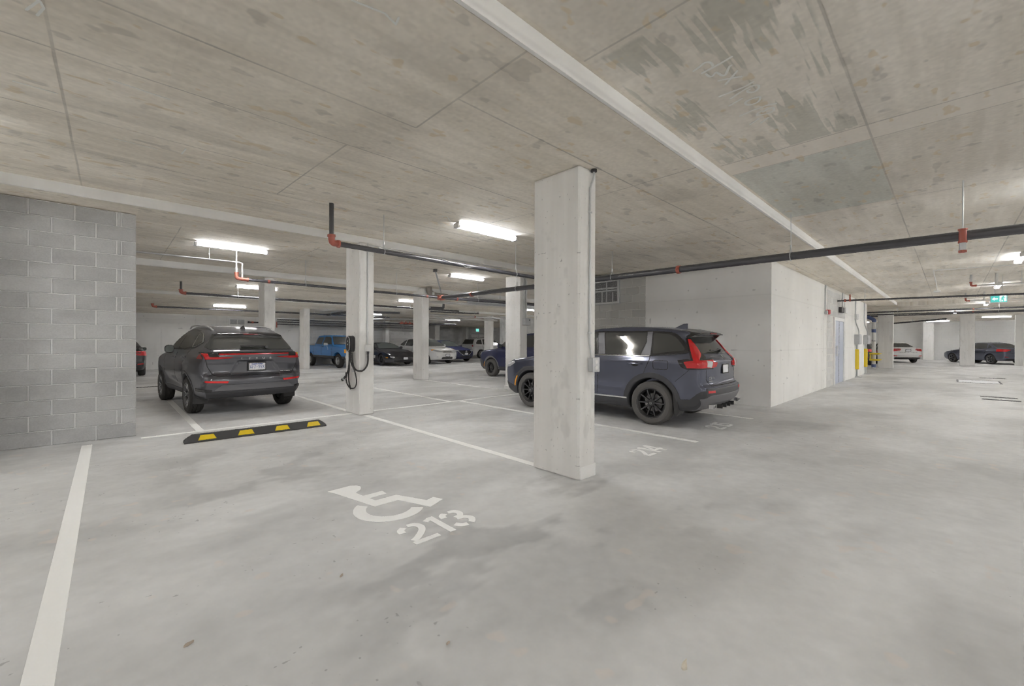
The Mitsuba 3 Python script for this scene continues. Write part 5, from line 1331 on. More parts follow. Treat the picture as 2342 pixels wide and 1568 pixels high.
c.side('window_surround', rounded([(0.98, 1.19), (0.60, 1.42), (0.25, 1.56), (-0.2, 1.60), (-1.2, 1.595), (-1.60, 1.57), (-1.74, 1.51), (-1.95, 1.29), (-1.93, 1.225), (-1.3, 1.17), (0.2, 1.155)], .03), 'gloss_black', t=0.004)
c.side('side_glass', rounded([(0.86, 1.20), (0.55, 1.405), (0.25, 1.53), (-0.18, 1.56), (-0.28, 1.18)], .015), 'glass_dark', t=0.007, label='front door glass')
c.side('side_glass', rounded([(-0.46, 1.185), (-0.36, 1.565), (-1.18, 1.565), (-1.20, 1.42), (-1.13, 1.185)], .02), 'glass_dark', t=0.007, label='rear door glass')
c.side('side_glass', rounded([(-1.36, 1.20), (-1.31, 1.555), (-1.58, 1.535), (-1.70, 1.48), (-1.89, 1.29), (-1.86, 1.26)], .03), 'glass_dark', t=0.007, label='quarter glass')
c.side('pillar_trim', rounded([(-0.30, 1.175), (-0.20, 1.575), (-0.33, 1.58), (-0.44, 1.175)], .004), 'cladding_grey', t=0.009, label='grey door pillar trim')
c.side('pillar_trim', rounded([(-1.15, 1.175), (-1.215, 1.40), (-1.19, 1.58), (-1.285, 1.58), (-1.325, 1.175)], .004), 'cladding_grey', t=0.009, label='grey door pillar trim')
c.side('window_trim', line_poly([(0.95, 1.17), (-0.2, 1.158), (-1.31, 1.166)], .016), 'chrome', t=0.010, label='bright strip below the windows')
c.side('window_trim', line_poly([(-1.33, 1.168), (-1.70, 1.195), (-1.91, 1.225), (-1.95, 1.285), (-1.75, 1.50), (-1.60, 1.57)], .010), 'trim_black', t=0.010)
c.side('panel_gap', line_poly([(-1.325, 1.17), (-1.31, 1.08), (-1.26, .96), (-1.20, .79)], .009), 'dark_gap', t=0.002)
c.side('panel_gap', line_poly([(-0.32, 1.16), (-0.31, .7), (-0.29, .45)], .009), 'dark_gap', t=0.002)
c.side('panel_gap', line_poly([(0.98, 1.08), (0.92, .8), (0.90, .45)], .009), 'dark_gap', t=0.002)
c.side('panel_gap', line_poly([(-1.77, .76), (-1.93, .90), (-2.0, .97)], .007), 'dark_gap', t=0.002)
c.side('fuel_flap', rounded([(-1.38, 1.095), (-1.65, 1.09), (-1.65, .945), (-1.40, .945)], .04).exterior.buffer(.004), 'dark_gap', t=0.002, sides=(1,))
for xw, zw in WHB: c.side('arch_moulding', ringp(xw, zw, 0.415, 0.515), 'cladding', t=0.006, ymin=0.55, label='dark wheel arch moulding')
c.side('sill_moulding', rounded([(0.95, .24), (0.90, .40), (-0.90, .40), (-0.95, .24)], .01), 'cladding', t=0.008)
c.side('sill_strip', rounded([(0.92, .405), (0.92, .43), (-0.90, .43), (-0.90, .405)], .004), 'chrome', t=0.012, label='silver strip along the sill')
c.side('bumper_side', rounded([(-1.74, .47), (-2.0, .485), (-2.10, .58), (-2.17, .625), (-2.5, .665), (-2.5, .2), (-1.78, .2)], .01), 'cladding', t=0.007, ymin=0.2)
c.rear('bumper_cover', rounded([(-0.82, .665), (0.82, .665), (0.86, .36), (-0.86, .36)], .01), 'cladding', -2.6, -2.12, t=0.008)
c.rear('bumper_insert', rounded([(-0.74, .56), (0.74, .56), (0.88, .50), (0.80, .29), (-0.80, .29), (-0.88, .50)], .01), 'cladding_grey', -2.6, -1.95, t=0.016, label='silver-grey lower bumper insert')
for y in (-.3, -.1, .1, .3): c.add('diffuser_fin', bev(-2.30, -2.20, y - .010, y + .010, .31, .375, .004), 'trim_black')
c.rear('reflector', rounded([(0.60, .63), (0.80, .635), (0.80, .595), (0.60, .59)], .005), 'lens_red', -2.6, -1.95, t=0.014, mirror=True, label='red bumper reflector')
# tail lamps: a tall leg beside the glass and a foot that wraps the corner
leg = Polygon([(-1.875, 1.455), (-1.935, 1.445), (-2.095, 1.19), (-2.14, 1.09), (-2.05, 1.09)])
foot = Polygon([(-2.02, 1.105), (-2.10, 1.115), (-2.24, 1.12), (-2.40, 1.08), (-2.40, .985), (-1.96, .98), (-1.90, 1.085)])
c.side('lamp_surround', leg.buffer(.024), 'gloss_black', t=0.008, ymin=0.605)
c.side('lamp_surround', foot.buffer(.018).union(Polygon([(-1.80, 1.105), (-1.95, 1.13), (-2.0, 1.11), (-1.94, .965), (-1.86, 1.0)])), 'gloss_black', t=0.008, ymin=0.50)
c.side('tail_lamp', leg.buffer(-.004), 'lens_red', t=0.022, ymin=0.635, label='upright leg of the bright red tail lamp')
c.side('tail_lamp', foot.buffer(-.004), 'lens_red', t=0.022, ymin=0.52, label='foot of the bright red tail lamp wrapping the corner')
c.rear('lamp_lens', rounded([(0.56, 1.085), (0.72, 1.11), (0.74, 1.0), (0.60, .99)], .01), 'lens_clear', -2.6, -2.05, t=0.024, mirror=True)
c.rear('tail_lamp', rounded([(0.38, 1.07), (0.52, 1.08), (0.52, .99), (0.42, .995)], .008), 'lens_red', -2.6, -2.05, t=0.014, mirror=True)
c.rear('rear_window', rounded([(-0.56, 1.51), (0.56, 1.51), (0.66, 1.25), (0.62, 1.21), (-0.62, 1.21), (-0.66, 1.25)], .02), 'glass_dark', -2.6, -1.82, t=0.006)
c.rear('panel_gap', line_poly([(0.70, .98), (0.70, .80), (0.62, .70), (-0.62, .70), (-0.70, .80), (-0.70, .98)], .009, False), 'dark_gap', -2.6, -2.05, t=0.002)
c.add('roof_spoiler', cat(trimesh.convex.convex_hull(np.array([(x, s * y, z) for s in (1, -1) for x, y, z in ((-1.74, .58, 1.60), (-2.03, .56, 1.545), (-2.04, .55, 1.525), (-1.86, .58, 1.51), (-1.74, .30, 1.632), (-2.06, .2, 1.565))])), *[trimesh.convex.convex_hull(np.array([(x, s * y, z) for x, y, z in ((-1.78, .65, 1.565), (-1.99, .57, 1.535), (-1.88, .67, 1.46), (-1.84, .655, 1.455), (-1.86, .57, 1.50))])) for s in (1, -1)]), 'gloss_black')
c.add('brake_light', bev(-2.066, -2.04, -.14, .14, 1.537, 1.554, .003), 'lens_dark_red', label='high brake light')
plate(c.k, MB, (-2.248, 0.0, 0.955), -1)
t = meshkit.text_mesh('CR-V', 0.045, 0.004); c.add('model_badge', xf(t, frame((-2.205, 0.66, 0.80), (-0.17, -0.985, 0), (0, 0, 1), (-0.985, 0.17, 0))), 'chrome', label='chrome model badge')
c.add('model_badge', xf(cat(*[bx(u, u + ln, 0, .012, 0, .003) for u, ln in ((0, .018), (.022, .02), (.046, .03), (.08, .016))]), frame((-2.205, 0.66, 0.768), (-0.17, -0.985, 0), (0, 0, 1), (-0.985, 0.17, 0))), 'chrome')
def h_badge(s): return cat(bev(-.34 * s, -.24 * s, -.004, .004, -.4 * s, .4 * s, .002), bev(.24 * s, .34 * s, -.004, .004, -.4 * s, .4 * s, .002), bev(-.26 * s, .26 * s, -.004, .004, -.06 * s, .06 * s, .002), xf(extr(rbox_poly(1.15 * s, 1.0 * s, .2 * s).difference(rbox_poly(1.0 * s, .86 * s, .17 * s)), .007), frame((0, .0035, 0), (1, 0, 0), (0, 0, 1), (0, -1, 0))))
c.add('emblem', xf(h_badge(0.10), frame((-2.215, 0, 1.148), (0, -1, 0), (0.78, 0, -0.62), (0.62, 0, 0.78))), 'chrome', label='chrome H emblem')
for xw, zw in WHB:
    for s in (1, -1): c.add('wheel_emblem', xf(h_badge(0.034), frame((xw, s * 0.916, zw), (s, 0, 0), (0, s, 0), (0, 0, 1))), 'chrome')
for s in (1, -1):
    add_mirror(c, 0.62, 0.88, 1.20, s, 'paint_slate')
    for x, z in ((-1.06, 1.025), (-0.12, 1.015)):
        c.add('door_handle', handle(bodyB, x, z, s, 0.27), 'paint_slate', None, 40)
        y = bodyB.surf(x, z)
        c.add('handle_cup', c.b.cut(Polygon([(x + .075 * math.cos(a), z - .005 + .04 * math.sin(a)) for a in np.linspace(0, 2 * np.pi, 20, endpoint=False)]), 'side', *((0.5, 1.3) if s > 0 else (-1.3, -0.5)), 0.002), 'trim_black')
    c.add('mudflap', trimesh.convex.convex_hull(np.array([(x, s * y, z) for y in (.70, .925) for x, z in ((-1.72, .62), (-1.80, .60), (-1.83, .26), (-1.80, .20), (-1.76, .22))])), 'trim_black')
    c.add('exhaust_tip', cat(*[trimesh.convex.convex_hull(np.array([(x, s * y, z) for x in (-2.29, -2.225) for y, z in q])) for q in ([(.56, .345), (.70, .345), (.70, .355), (.56, .355)], [(.55, .395), (.72, .395), (.72, .405), (.55, .405)], [(.55, .345), (.565, .345), (.55, .405), (.565, .405)], [(.70, .345), (.715, .345), (.705, .405), (.72, .405)])]), 'chrome')
    c.add('head_lamp', c.b.cut(rounded([(2.3, .92), (1.85, .98), (1.80, .93), (2.0, .84), (2.3, .82)], .015), 'side', *((0.35, 1.3) if s > 0 else (-1.3, -0.35)), 0.008), 'lens_clear', label='clear head lamp')
    c.add('side_marker', c.b.cut(ringp(1.35, .368, 0.45, 0.485, 8, 38), 'side', *((0.5, 1.3) if s > 0 else (-1.3, -0.5)), 0.012), 'lens_amber', label='amber side marker')
fin = trimesh.convex.convex_hull(np.array([(-1.38, -.035, 1.65), (-1.38, .035, 1.65), (-1.60, -.04, 1.62), (-1.60, .04, 1.62), (-1.62, 0, 1.735), (-1.54, 0, 1.73), (-1.58, .01, 1.73)]))
c.add('shark_fin', fin, 'paint_slate')
c.add('rear_wiper', cat(tube([(-2.13, -0.05, 1.27), (-2.14, 0.2, 1.262), (-2.12, .36, 1.267)], 0.011, 8), cyl((-2.10, -0.05, 1.27), (-2.16, -.05, 1.25), 0.024, 12)), 'black_plastic', None, 40)
c.rear('grille', rounded([(-0.62, .86), (0.62, .86), (0.60, .60), (-0.60, .60)], .03), 'gloss_black', 1.9, 2.6, t=0.006)
c.side('front_bumper', rounded([(1.80, .23), (1.86, .42), (2.1, .50), (2.4, .52), (2.4, .2)], .01), 'cladding', t=0.007, ymin=0.2)
c.add('fog_lamp_trim', c.b.cut(rounded([(2.02, .34), (2.08, .40), (2.35, .42), (2.35, .36)], .008), 'side', 0.3, 1.3, 0.014), 'cladding_grey')
c.rear('windscreen', rounded([(-0.62, 1.58), (0.62, 1.58), (0.76, 1.17), (-0.76, 1.17)], .03), 'glass_dark', 0.2, 1.3, t=0.006)

# ---------------------------------------------------------------- the parked cars farther back
def glass_set(c, front, rear_, quarter=None, mat='glass_dark', t=0.01):
    c.side('side_glass', front, mat, t=t, label='front door glass')
    if rear_ is not None: c.side('side_glass', rear_, mat, t=t, label='rear door glass')
    if quarter is not None: c.side('side_glass', quarter, mat, t=t, label='quarter glass')

def emblem_oval(c, x, z, s=0.05, mat='chrome'):
    g = Polygon([(s * 1.3 * math.cos(a), s * math.sin(a)) for a in np.linspace(0, 2 * np.pi, 20, endpoint=False)])
    g2 = affinity.scale(g, .75, .75)
    d = 1 if x > 0 else -1
    c.add('emblem', xf(extr(unary_union([g.difference(g2), LineString([(-s, .2 * s), (0, -.3 * s), (s, .2 * s)]).buffer(.15 * s)]), .01), frame((x, 0, z), (0, d, 0), (0, 0, 1), (d, 0, 0))), mat)

def mirrors(c, x, y, z, mat):
    for s in (1, -1): add_mirror(c, x, y - .05, z, s, mat)
def handles(c, pts, mat):
    for x, z in pts:
        for s in (1, -1): c.add('door_handle', handle(c.b, x, z, s, 0.2), mat, None, 40)

HF = 0.034
# --- blue pickup
sil = [(2.10, .46), (2.28, .48), (2.31, .62), (2.27, .70), (2.28, .99), (2.16, 1.07), (1.6, 1.12), (1.02, 1.17), (.92, 1.20), (.52, 1.63), (.36, 1.70), (-.45, 1.715), (-.95, 1.69), (-1.03, 1.60), (-1.12, 1.17), (-2.55, 1.15), (-2.57, .62), (-2.45, .50), (1.9, .44)]
wz = [(0, .74), (.45, .80), (.55, .83), (.80, .85), (1.08, .845), (1.18, .80), (1.45, .70), (1.62, .63), (1.75, .60)]
WHT = [(1.50, .36), (-1.62, .36)]
def bed(X, Y, Z, f):
    f = smax(f, -np.maximum(np.maximum(np.abs(X + 1.84) - 0.64, Y - 0.72), 0.72 - Z), 0.02)
    groove = np.exp(-((Z - 0.86) / 0.035) ** 2) * sstep(0.75, 0.82, Y)
    return f + 0.015 * groove
bd = Body(sil, wz, [(-2.6, .02), (0, 0), (1.8, 0), (2.3, .05)], [(-2.6, .0), (-1.1, .0), (0, 0), (.9, .02)], 1.16, WHT, h=0.03, kf=0.03, kr=0.02, kz=0.03, ra=0.44, flare=0.015, round_=0.05, well_depth=.34, extra=bed)
MT = car_matrix(9.22, 23.62, 276.6)
c = Car('pickup_truck', 'blue extended-cab pickup truck by the far block wall, left of the charger pillar', 'pickup truck', bd, MT, 'paint_blue')
add_wheels(c.k, MT, WHT, 0.72, wheel_parts(0.36, 0.215, 0.20, 8, 'lattice', 'tire_rubber', 'rim_silver', 'rim_silver'))
glass_set(c, rounded([(.82, 1.22), (.50, 1.56), (.36, 1.62), (-.12, 1.63), (-.16, 1.21)], .02), rounded([(-.30, 1.21), (-.28, 1.61), (-.88, 1.59), (-.98, 1.24)], .02))
c.rear('windscreen', rounded([(-.58, 1.64), (.58, 1.64), (.70, 1.21), (-.70, 1.21)], .03), 'glass_dark', .3, 1.05, t=.01)
c.rear('back_window', rounded([(-.55, 1.60), (.55, 1.60), (.60, 1.22), (-.60, 1.22)], .03), 'glass_dark', -1.2, -.95, t=.01)
c.side('sill_paint', Polygon([(2.4, .40), (2.4, .60), (-2.7, .64), (-2.7, .40)]), 'cladding', t=.006, label='dark grey lower body')
c.side('panel_gap', line_poly([(.95, 1.18), (.93, .9), (.90, .50)], .012), 'dark_gap', t=.003)
c.side('panel_gap', line_poly([(-.24, 1.18), (-.24, .5)], .012), 'dark_gap', t=.003)
c.side('panel_gap', line_poly([(-1.16, 1.15), (-1.17, .5)], .014), 'dark_gap', t=.003)
c.rear('grille', rounded([(-.50, .97), (.50, .97), (.50, .76), (-.50, .76)], .02), 'gloss_black', 2.0, 2.6, t=.008)
c.rear('head_lamp', rounded([(.53, .97), (.74, .97), (.74, .77), (.53, .77)], .015), 'lens_clear', 2.0, 2.6, t=.008, mirror=True)
for s in (1, -1):
    c.add('turn_signal', c.b.cut(Polygon([(2.16, .98), (2.4, .97), (2.4, .77), (2.16, .79)]), 'side', *((.745, 1.3) if s > 0 else (-1.3, -.745)), .02), 'lens_amber', label='amber corner lamp')
c.add('front_bumper', bev(2.24, 2.40, -.83, .83, .50, .66, .02), 'chrome', label='chrome front bumper')
c.add('rear_bumper', bev(-2.70, -2.55, -.80, .80, .50, .64, .02), 'chrome')
for s in (1, -1):
    c.add('wing_mirror', cat(bev(.50, .60, s * .98 - .1, s * .98 + .1, 1.16, 1.30, .02), tube([(.55, s * .82, 1.18), (.56, s * .95, 1.24)], .012, 6), tube([(.53, s * .84, .93), (.55, s * .93, 1.17)], .01, 6)), 'chrome', label='chrome door mirror on an arm')
handles(c, [(-.02, 1.08)], 'gloss_black')

# --- black sports car
sil = [(2.1, .17), (2.40, .20), (2.50, .33), (2.46, .50), (2.30, .62), (1.9, .76), (1.2, .87), (.80, .92), (.10, 1.22), (-.25, 1.285), (-.7, 1.28), (-1.2, 1.18), (-1.85, .99), (-2.25, 1.0), (-2.38, .95), (-2.45, .7), (-2.42, .40), (-2.2, .22), (1.6, .15)]
wz = [(0, .82), (.18, .86), (.35, .93), (.60, .94), (.82, .91), (.94, .84), (1.10, .70), (1.25, .56), (1.4, .5)]
WHS = [(1.32, .32), (-1.25, .32)]
bd = Body(sil, wz, [(-2.4, .08), (-1.6, 0), (0, .02), (1.3, 0), (1.9, .06), (2.5, .25)], [(-2.3, .12), (-1, .02), (0, 0), (.8, .02)], .90, WHS, h=HF, kf=.22, kr=.1, kz=.07, ra=.355, flare=.015, well_depth=.34)
MS = car_matrix(12.02, 23.72, 271.0, 0.03)
c = Car('sports_car', 'low black sports car between the charger pillar and the white car pillar', 'car', bd, MS, 'paint_black')
add_wheels(c.k, MS, WHS, 0.79, wheel_parts(0.325, 0.24, 0.235, 10, 'multi', 'tire_rubber', 'rim_black'))
glass_set(c, rounded([(.55, .99), (.12, 1.18), (-.2, 1.235), (-.55, 1.235), (-.65, .98)], .02), rounded([(-.75, .98), (-.68, 1.225), (-1.1, 1.13), (-1.45, 1.0)], .02))
c.rear('windscreen', rounded([(-.50, 1.25), (.50, 1.25), (.70, .95), (-.70, .95)], .03), 'glass_smoke', .0, .95, t=.01)
c.rear('rear_window', rounded([(-.48, 1.22), (.48, 1.22), (.60, 1.0), (-.60, 1.0)], .03), 'glass_dark', -2.1, -.9, t=.01)
c.side('panel_gap', line_poly([(.62, .9), (.60, .35)], .012), 'dark_gap', t=.003)
c.side('panel_gap', line_poly([(-.72, .95), (-.78, .4)], .012), 'dark_gap', t=.003)
c.rear('bumper_intake', rounded([(.20, .44), (.42, .45), (.40, .32), (.22, .32)], .02), 'dark_gap', 2.2, 2.7, t=.008, mirror=True)
c.rear('fog_lamp', rounded([(.62, .50), (.80, .53), (.78, .44), (.64, .43)], .01), 'lens_clear', 2.0, 2.7, t=.008, mirror=True)
c.top('hood_scoop', rounded([(1.6, .08), (2.0, .08), (2.0, .28), (1.6, .28)], .03), 'gloss_black', .5, 1.1, t=.012)
c.top('hood_scoop', rounded([(1.6, -.08), (2.0, -.08), (2.0, -.28), (1.6, -.28)], .03), 'gloss_black', .5, 1.1, t=.012)
c.rear('front_splitter', rounded([(-.8, .24), (.8, .24), (.8, .17), (-.8, .17)], .01), 'trim_black', 1.9, 2.7, t=.012)
plate(c.k, MS, (2.50, 0.0, .40), 1)
mirrors(c, .42, .84, .98, 'paint_black')
handles(c, [(-.45, .78)], 'gloss_black')
c.side('side_marker', rounded([(1.85, .47), (2.02, .47), (2.02, .42), (1.85, .42)], .008), 'lens_amber', t=.008)

# --- white crossover, behind the pillar
sil = [(2.1, .24), (2.34, .30), (2.40, .50), (2.38, .70), (2.26, .86), (1.9, .95), (1.3, 1.03), (1.05, 1.07), (.60, 1.30), (.15, 1.51), (-.2, 1.585), (-.9, 1.60), (-1.5, 1.53), (-1.9, 1.34), (-2.2, 1.12), (-2.34, 1.0), (-2.40, .70), (-2.36, .42), (-2.15, .25), (1.6, .22)]
wz = [(0, .84), (.26, .88), (.42, .93), (.75, .95), (1.0, .93), (1.10, .875), (1.3, .78), (1.5, .67), (1.62, .6)]
WHV = [(1.39, .345), (-1.39, .345)]
LOWC = [(-2.4, .12), (-2.0, .02), (-1.0, 0), (0, .02), (1.3, 0), (1.85, .04), (2.4, .2)]
TOPC = [(-2.3, .10), (-1.7, .03), (-.8, 0), (.6, 0), (1.1, .03)]
bd = Body(sil, wz, LOWC, TOPC, 1.06, WHV, h=HF, kf=.18, kr=.13, kz=.05, ra=.39, flare=.012)
MV = car_matrix(14.92, 23.68, 271.0)
c = Car('crossover', 'white crossover facing the aisle, partly behind a pillar beside the black sports car', 'car', bd, MV, 'paint_white')
add_wheels(c.k, MV, WHV, 0.81, wheel_parts(0.345, 0.235, 0.235, 5, 'pair', 'tire_rubber', 'rim_silver', 'rim_silver'))
SUVG = (rounded([(.92, 1.10), (.55, 1.32), (.15, 1.46), (-.1, 1.50), (-.12, 1.09)], .02), rounded([(-.22, 1.09), (-.20, 1.515), (-.7, 1.525), (-1.05, 1.49), (-1.10, 1.10)], .02), rounded([(-1.20, 1.11), (-1.16, 1.47), (-1.45, 1.41), (-1.78, 1.20), (-1.74, 1.14)], .02))
glass_set(c, *SUVG)
c.rear('windscreen', rounded([(-.58, 1.53), (.58, 1.53), (.78, 1.09), (-.78, 1.09)], .03), 'glass_smoke', .1, 1.35, t=.01)
c.rear('rear_window', rounded([(-.56, 1.48), (.56, 1.48), (.70, 1.16), (-.70, 1.16)], .03), 'glass_dark', -2.4, -1.5, t=.01)
c.rear('head_lamp', rounded([(.36, .79), (.62, .86), (.86, .92), (.88, .83), (.66, .74), (.44, .73)], .01), 'lens_clear', 1.7, 2.6, t=.01, mirror=True)
c.side('turn_signal', rounded([(1.92, .91), (2.02, .90), (2.02, .83), (1.92, .85)], .006), 'lens_amber', t=.016, ymin=.5)
c.rear('grille', rounded([(-.34, .83), (.34, .83), (.38, .70), (-.38, .70)], .02), 'chrome', 2.0, 2.6, t=.012)
for z in (.735, .77, .805): c.rear('grille_bar', line_poly([(-.34, z), (.34, z)], .012, False), 'grey_dark', 2.0, 2.6, t=.016)
emblem_oval(c, 2.40, .79, .05)
c.rear('lower_intake', rounded([(-.36, .44), (.36, .44), (.42, .32), (-.42, .32)], .02), 'dark_gap', 2.0, 2.6, t=.006)
for z in (.36, .40): c.rear('intake_bar', line_poly([(-.36, z), (.36, z)], .01, False), 'grey_dark', 2.0, 2.6, t=.012)
c.rear('fog_lamp', Point(.68, .46).buffer(.045), 'lens_clear', 1.8, 2.6, t=.01, mirror=True)
plate(c.k, MV, (2.405, 0, .545), 1)
c.side('tail_lamp', rounded([(-2.05, 1.10), (-2.35, 1.06), (-2.35, .9), (-2.16, .93)], .01), 'lens_red', t=.012, ymin=.5)
c.side('panel_gap', line_poly([(-.17, 1.07), (-.18, .40)], .012), 'grey_dark', t=.003)
c.side('panel_gap', line_poly([(-1.15, 1.08), (-1.1, .8), (-1.0, .65)], .012), 'grey_dark', t=.003)
c.side('panel_gap', line_poly([(.98, 1.04), (.95, .40)], .012), 'grey_dark', t=.003)
mirrors(c, .72, .90, 1.12, 'paint_white')
handles(c, [(.0, .97), (-1.0, .98)], 'paint_white')
c.add('roof_antenna', cyl((-1.3, 0, 1.56), (-1.5, 0, 1.72), .006, 6), 'black_plastic')

# --- dark blue hatchback
sil = [(2.0, .20), (2.22, .28), (2.27, .46), (2.24, .68), (2.10, .80), (1.5, .92), (1.05, .985), (.75, 1.05), (.15, 1.36), (-.2, 1.44), (-.8, 1.45), (-1.4, 1.38), (-1.85, 1.20), (-2.05, 1.02), (-2.14, .90), (-2.16, .55), (-2.05, .28), (1.6, .18)]
wz = [(0, .78), (.22, .82), (.40, .88), (.70, .895), (.92, .875), (1.02, .82), (1.2, .72), (1.4, .60), (1.5, .55)]
WHM = [(1.35, .32), (-1.35, .32)]
bd = Body(sil, wz, [(-2.2, .10), (-1.8, 0), (0, .02), (1.3, 0), (1.8, .05), (2.3, .22)], [(-2.2, .12), (-1.5, .02), (0, 0), (1, .03)], .98, WHM, h=HF, kf=.2, kr=.12, kz=.06, ra=.36, flare=.012)
MM = car_matrix(17.3, 24.85, 272.0, 0.02)
c = Car('hatchback', 'dark blue hatchback with a chrome-edged grille between the two white cars', 'car', bd, MM, 'paint_navy')
add_wheels(c.k, MM, WHM, 0.765, wheel_parts(0.32, 0.215, 0.22, 5, 'pair', 'tire_rubber', 'rim_dark'))
glass_set(c, rounded([(.75, 1.03), (.40, 1.22), (.05, 1.34), (-.1, 1.36), (-.12, 1.02)], .02), rounded([(-.22, 1.02), (-.20, 1.365), (-.7, 1.37), (-1.0, 1.33), (-1.15, 1.06)], .02))
c.rear('windscreen', rounded([(-.54, 1.40), (.54, 1.40), (.72, 1.03), (-.72, 1.03)], .03), 'glass_smoke', .0, 1.1, t=.01)
c.rear('rear_window', rounded([(-.50, 1.35), (.50, 1.35), (.60, 1.05), (-.60, 1.05)], .03), 'glass_dark', -2.3, -1.3, t=.01)
gp = rounded([(-.50, .76), (.50, .76), (.44, .58), (.26, .47), (-.26, .47), (-.44, .58)], .03)
c.rear('grille', gp, 'gloss_black', 1.9, 2.5, t=.006)
c.rear('grille_surround', LineString([(-.62, .74), (-.46, .60), (-.27, .465), (.27, .465), (.46, .60), (.62, .74)]).buffer(.016), 'chrome', 1.8, 2.5, t=.014, label='chrome grille edge')
emblem_oval(c, 2.275, .70, .055)
c.rear('head_lamp', rounded([(.50, .78), (.84, .82), (.84, .75), (.52, .71)], .008), 'lens_clear', 1.6, 2.5, t=.01, mirror=True)
c.rear('lower_intake', rounded([(-.50, .40), (.50, .40), (.46, .30), (-.46, .30)], .02), 'dark_gap', 1.9, 2.5, t=.006)
plate(c.k, MM, (2.29, 0, .545), 1)
mirrors(c, .55, .84, 1.03, 'paint_navy')
c.side('panel_gap', line_poly([(-.17, 1.0), (-.18, .35)], .012), 'dark_gap', t=.003)
handles(c, [(.0, .9), (-.95, .91)], 'paint_navy')

# --- white sport utility behind it
sil = [(2.0, .25), (2.22, .34), (2.26, .56), (2.20, .86), (1.9, .98), (1.3, 1.07), (1.05, 1.10), (.60, 1.36), (.2, 1.57), (-.1, 1.66), (-.9, 1.69), (-1.6, 1.64), (-1.9, 1.58), (-2.10, 1.25), (-2.24, 1.05), (-2.27, .7), (-2.22, .4), (-2.05, .26), (1.6, .24)]
wz = [(0, .82), (.28, .86), (.45, .91), (.80, .925), (1.02, .91), (1.14, .86), (1.4, .76), (1.6, .66), (1.7, .6)]
WHW = [(1.35, .35), (-1.33, .35)]
bd = Body(sil, wz, LOWC, TOPC, 1.10, WHW, h=HF, kf=.16, kr=.12, kz=.04, ra=.395, flare=.012)
MW_ = car_matrix(23.7, 27.95, 0.0)
c = Car('crossover', 'white crossover seen from its side in the distance, left of the navy crossover', 'car', bd, MW_, 'paint_white')
add_wheels(c.k, MW_, WHW, 0.79, wheel_parts(0.345, 0.235, 0.235, 5, 'pair', 'tire_rubber', 'rim_silver', 'rim_silver'))
SUVH = (rounded([(.92, 1.14), (.55, 1.38), (.2, 1.53), (-.1, 1.575), (-.12, 1.13)], .02), rounded([(-.22, 1.13), (-.20, 1.585), (-.7, 1.60), (-1.05, 1.57), (-1.10, 1.14)], .02), rounded([(-1.20, 1.15), (-1.16, 1.56), (-1.55, 1.51), (-1.80, 1.26), (-1.74, 1.18)], .02))
glass_set(c, *SUVH)
c.rear('windscreen', rounded([(-.6, 1.60), (.6, 1.60), (.76, 1.13), (-.76, 1.13)], .03), 'glass_smoke', .1, 1.3, t=.01)
c.rear('rear_window', rounded([(-.60, 1.57), (.60, 1.57), (.70, 1.18), (-.70, 1.18)], .03), 'glass_dark', -2.4, -1.7, t=.01)
c.rear('tail_lamp', rounded([(.70, 1.10), (.95, 1.12), (.95, .98), (.74, .98)], .01), 'lens_dark_red', -2.5, -2.12, t=.012, mirror=True)
c.side('sill_moulding', rounded([(.95, .24), (.92, .38), (-.92, .38), (-.95, .24)], .01), 'cladding', t=.008)
c.side('panel_gap', line_poly([(-.17, 1.10), (-.18, .42)], .014), 'grey_dark', t=.003)
c.side('panel_gap', line_poly([(-1.15, 1.12), (-1.1, .8), (-1.0, .65)], .014), 'grey_dark', t=.003)
mirrors(c, .74, .89, 1.16, 'paint_white'); handles(c, [(.0, 1.0), (-1.0, 1.01)], 'paint_white')
for s in (1, -1): c.add('roof_rail', tube(smooth_path([(.3, s * .58, 1.58), (0, s * .58, 1.67), (-.9, s * .57, 1.715), (-1.5, s * .56, 1.665)], 5), .018, 8), 'grey_dark')

# --- navy crossover in the empty far stalls
sil = [(2.0, .27), (2.16, .36), (2.22, .58), (2.20, .84), (2.10, 1.0), (1.9, 1.06), (1.3, 1.12), (1.02, 1.16), (.62, 1.42), (.3, 1.60), (.0, 1.69), (-.8, 1.73), (-1.6, 1.69), (-2.0, 1.62), (-2.16, 1.30), (-2.28, 1.08), (-2.30, .7), (-2.25, .42), (-2.05, .28), (1.6, .26)]
wz = [(0, .80), (.28, .84), (.45, .89), (.80, .905), (1.04, .89), (1.18, .85), (1.42, .765), (1.6, .69), (1.72, .62)]
WHN = [(1.32, .355), (-1.32, .355)]
bd = Body(sil, wz, LOWC, TOPC, 1.15, WHN, h=0.028, kf=.14, kr=.12, kz=.04, ra=.405, flare=.012)
MN = car_matrix(11.96, 11.46, 90.0)
c = Car('crossover', 'navy blue crossover with black steel wheels behind the twin-conduit pillar', 'car', bd, MN, 'paint_navy')
add_wheels(c.k, MN, WHN, 0.79, wheel_parts(0.355, 0.23, 0.215, 12, 'steel', 'tire_grey', 'rim_black'))
SUVI = (rounded([(.94, 1.20), (.60, 1.42), (.3, 1.56), (-.1, 1.61), (-.12, 1.19)], .02), rounded([(-.22, 1.19), (-.20, 1.62), (-.7, 1.635), (-1.05, 1.61), (-1.10, 1.20)], .02), rounded([(-1.20, 1.21), (-1.16, 1.60), (-1.6, 1.56), (-1.88, 1.32), (-1.80, 1.23)], .02))
glass_set(c, *SUVI)
c.rear('windscreen', rounded([(-.62, 1.64), (.62, 1.64), (.76, 1.19), (-.76, 1.19)], .03), 'glass_dark', .1, 1.3, t=.01)
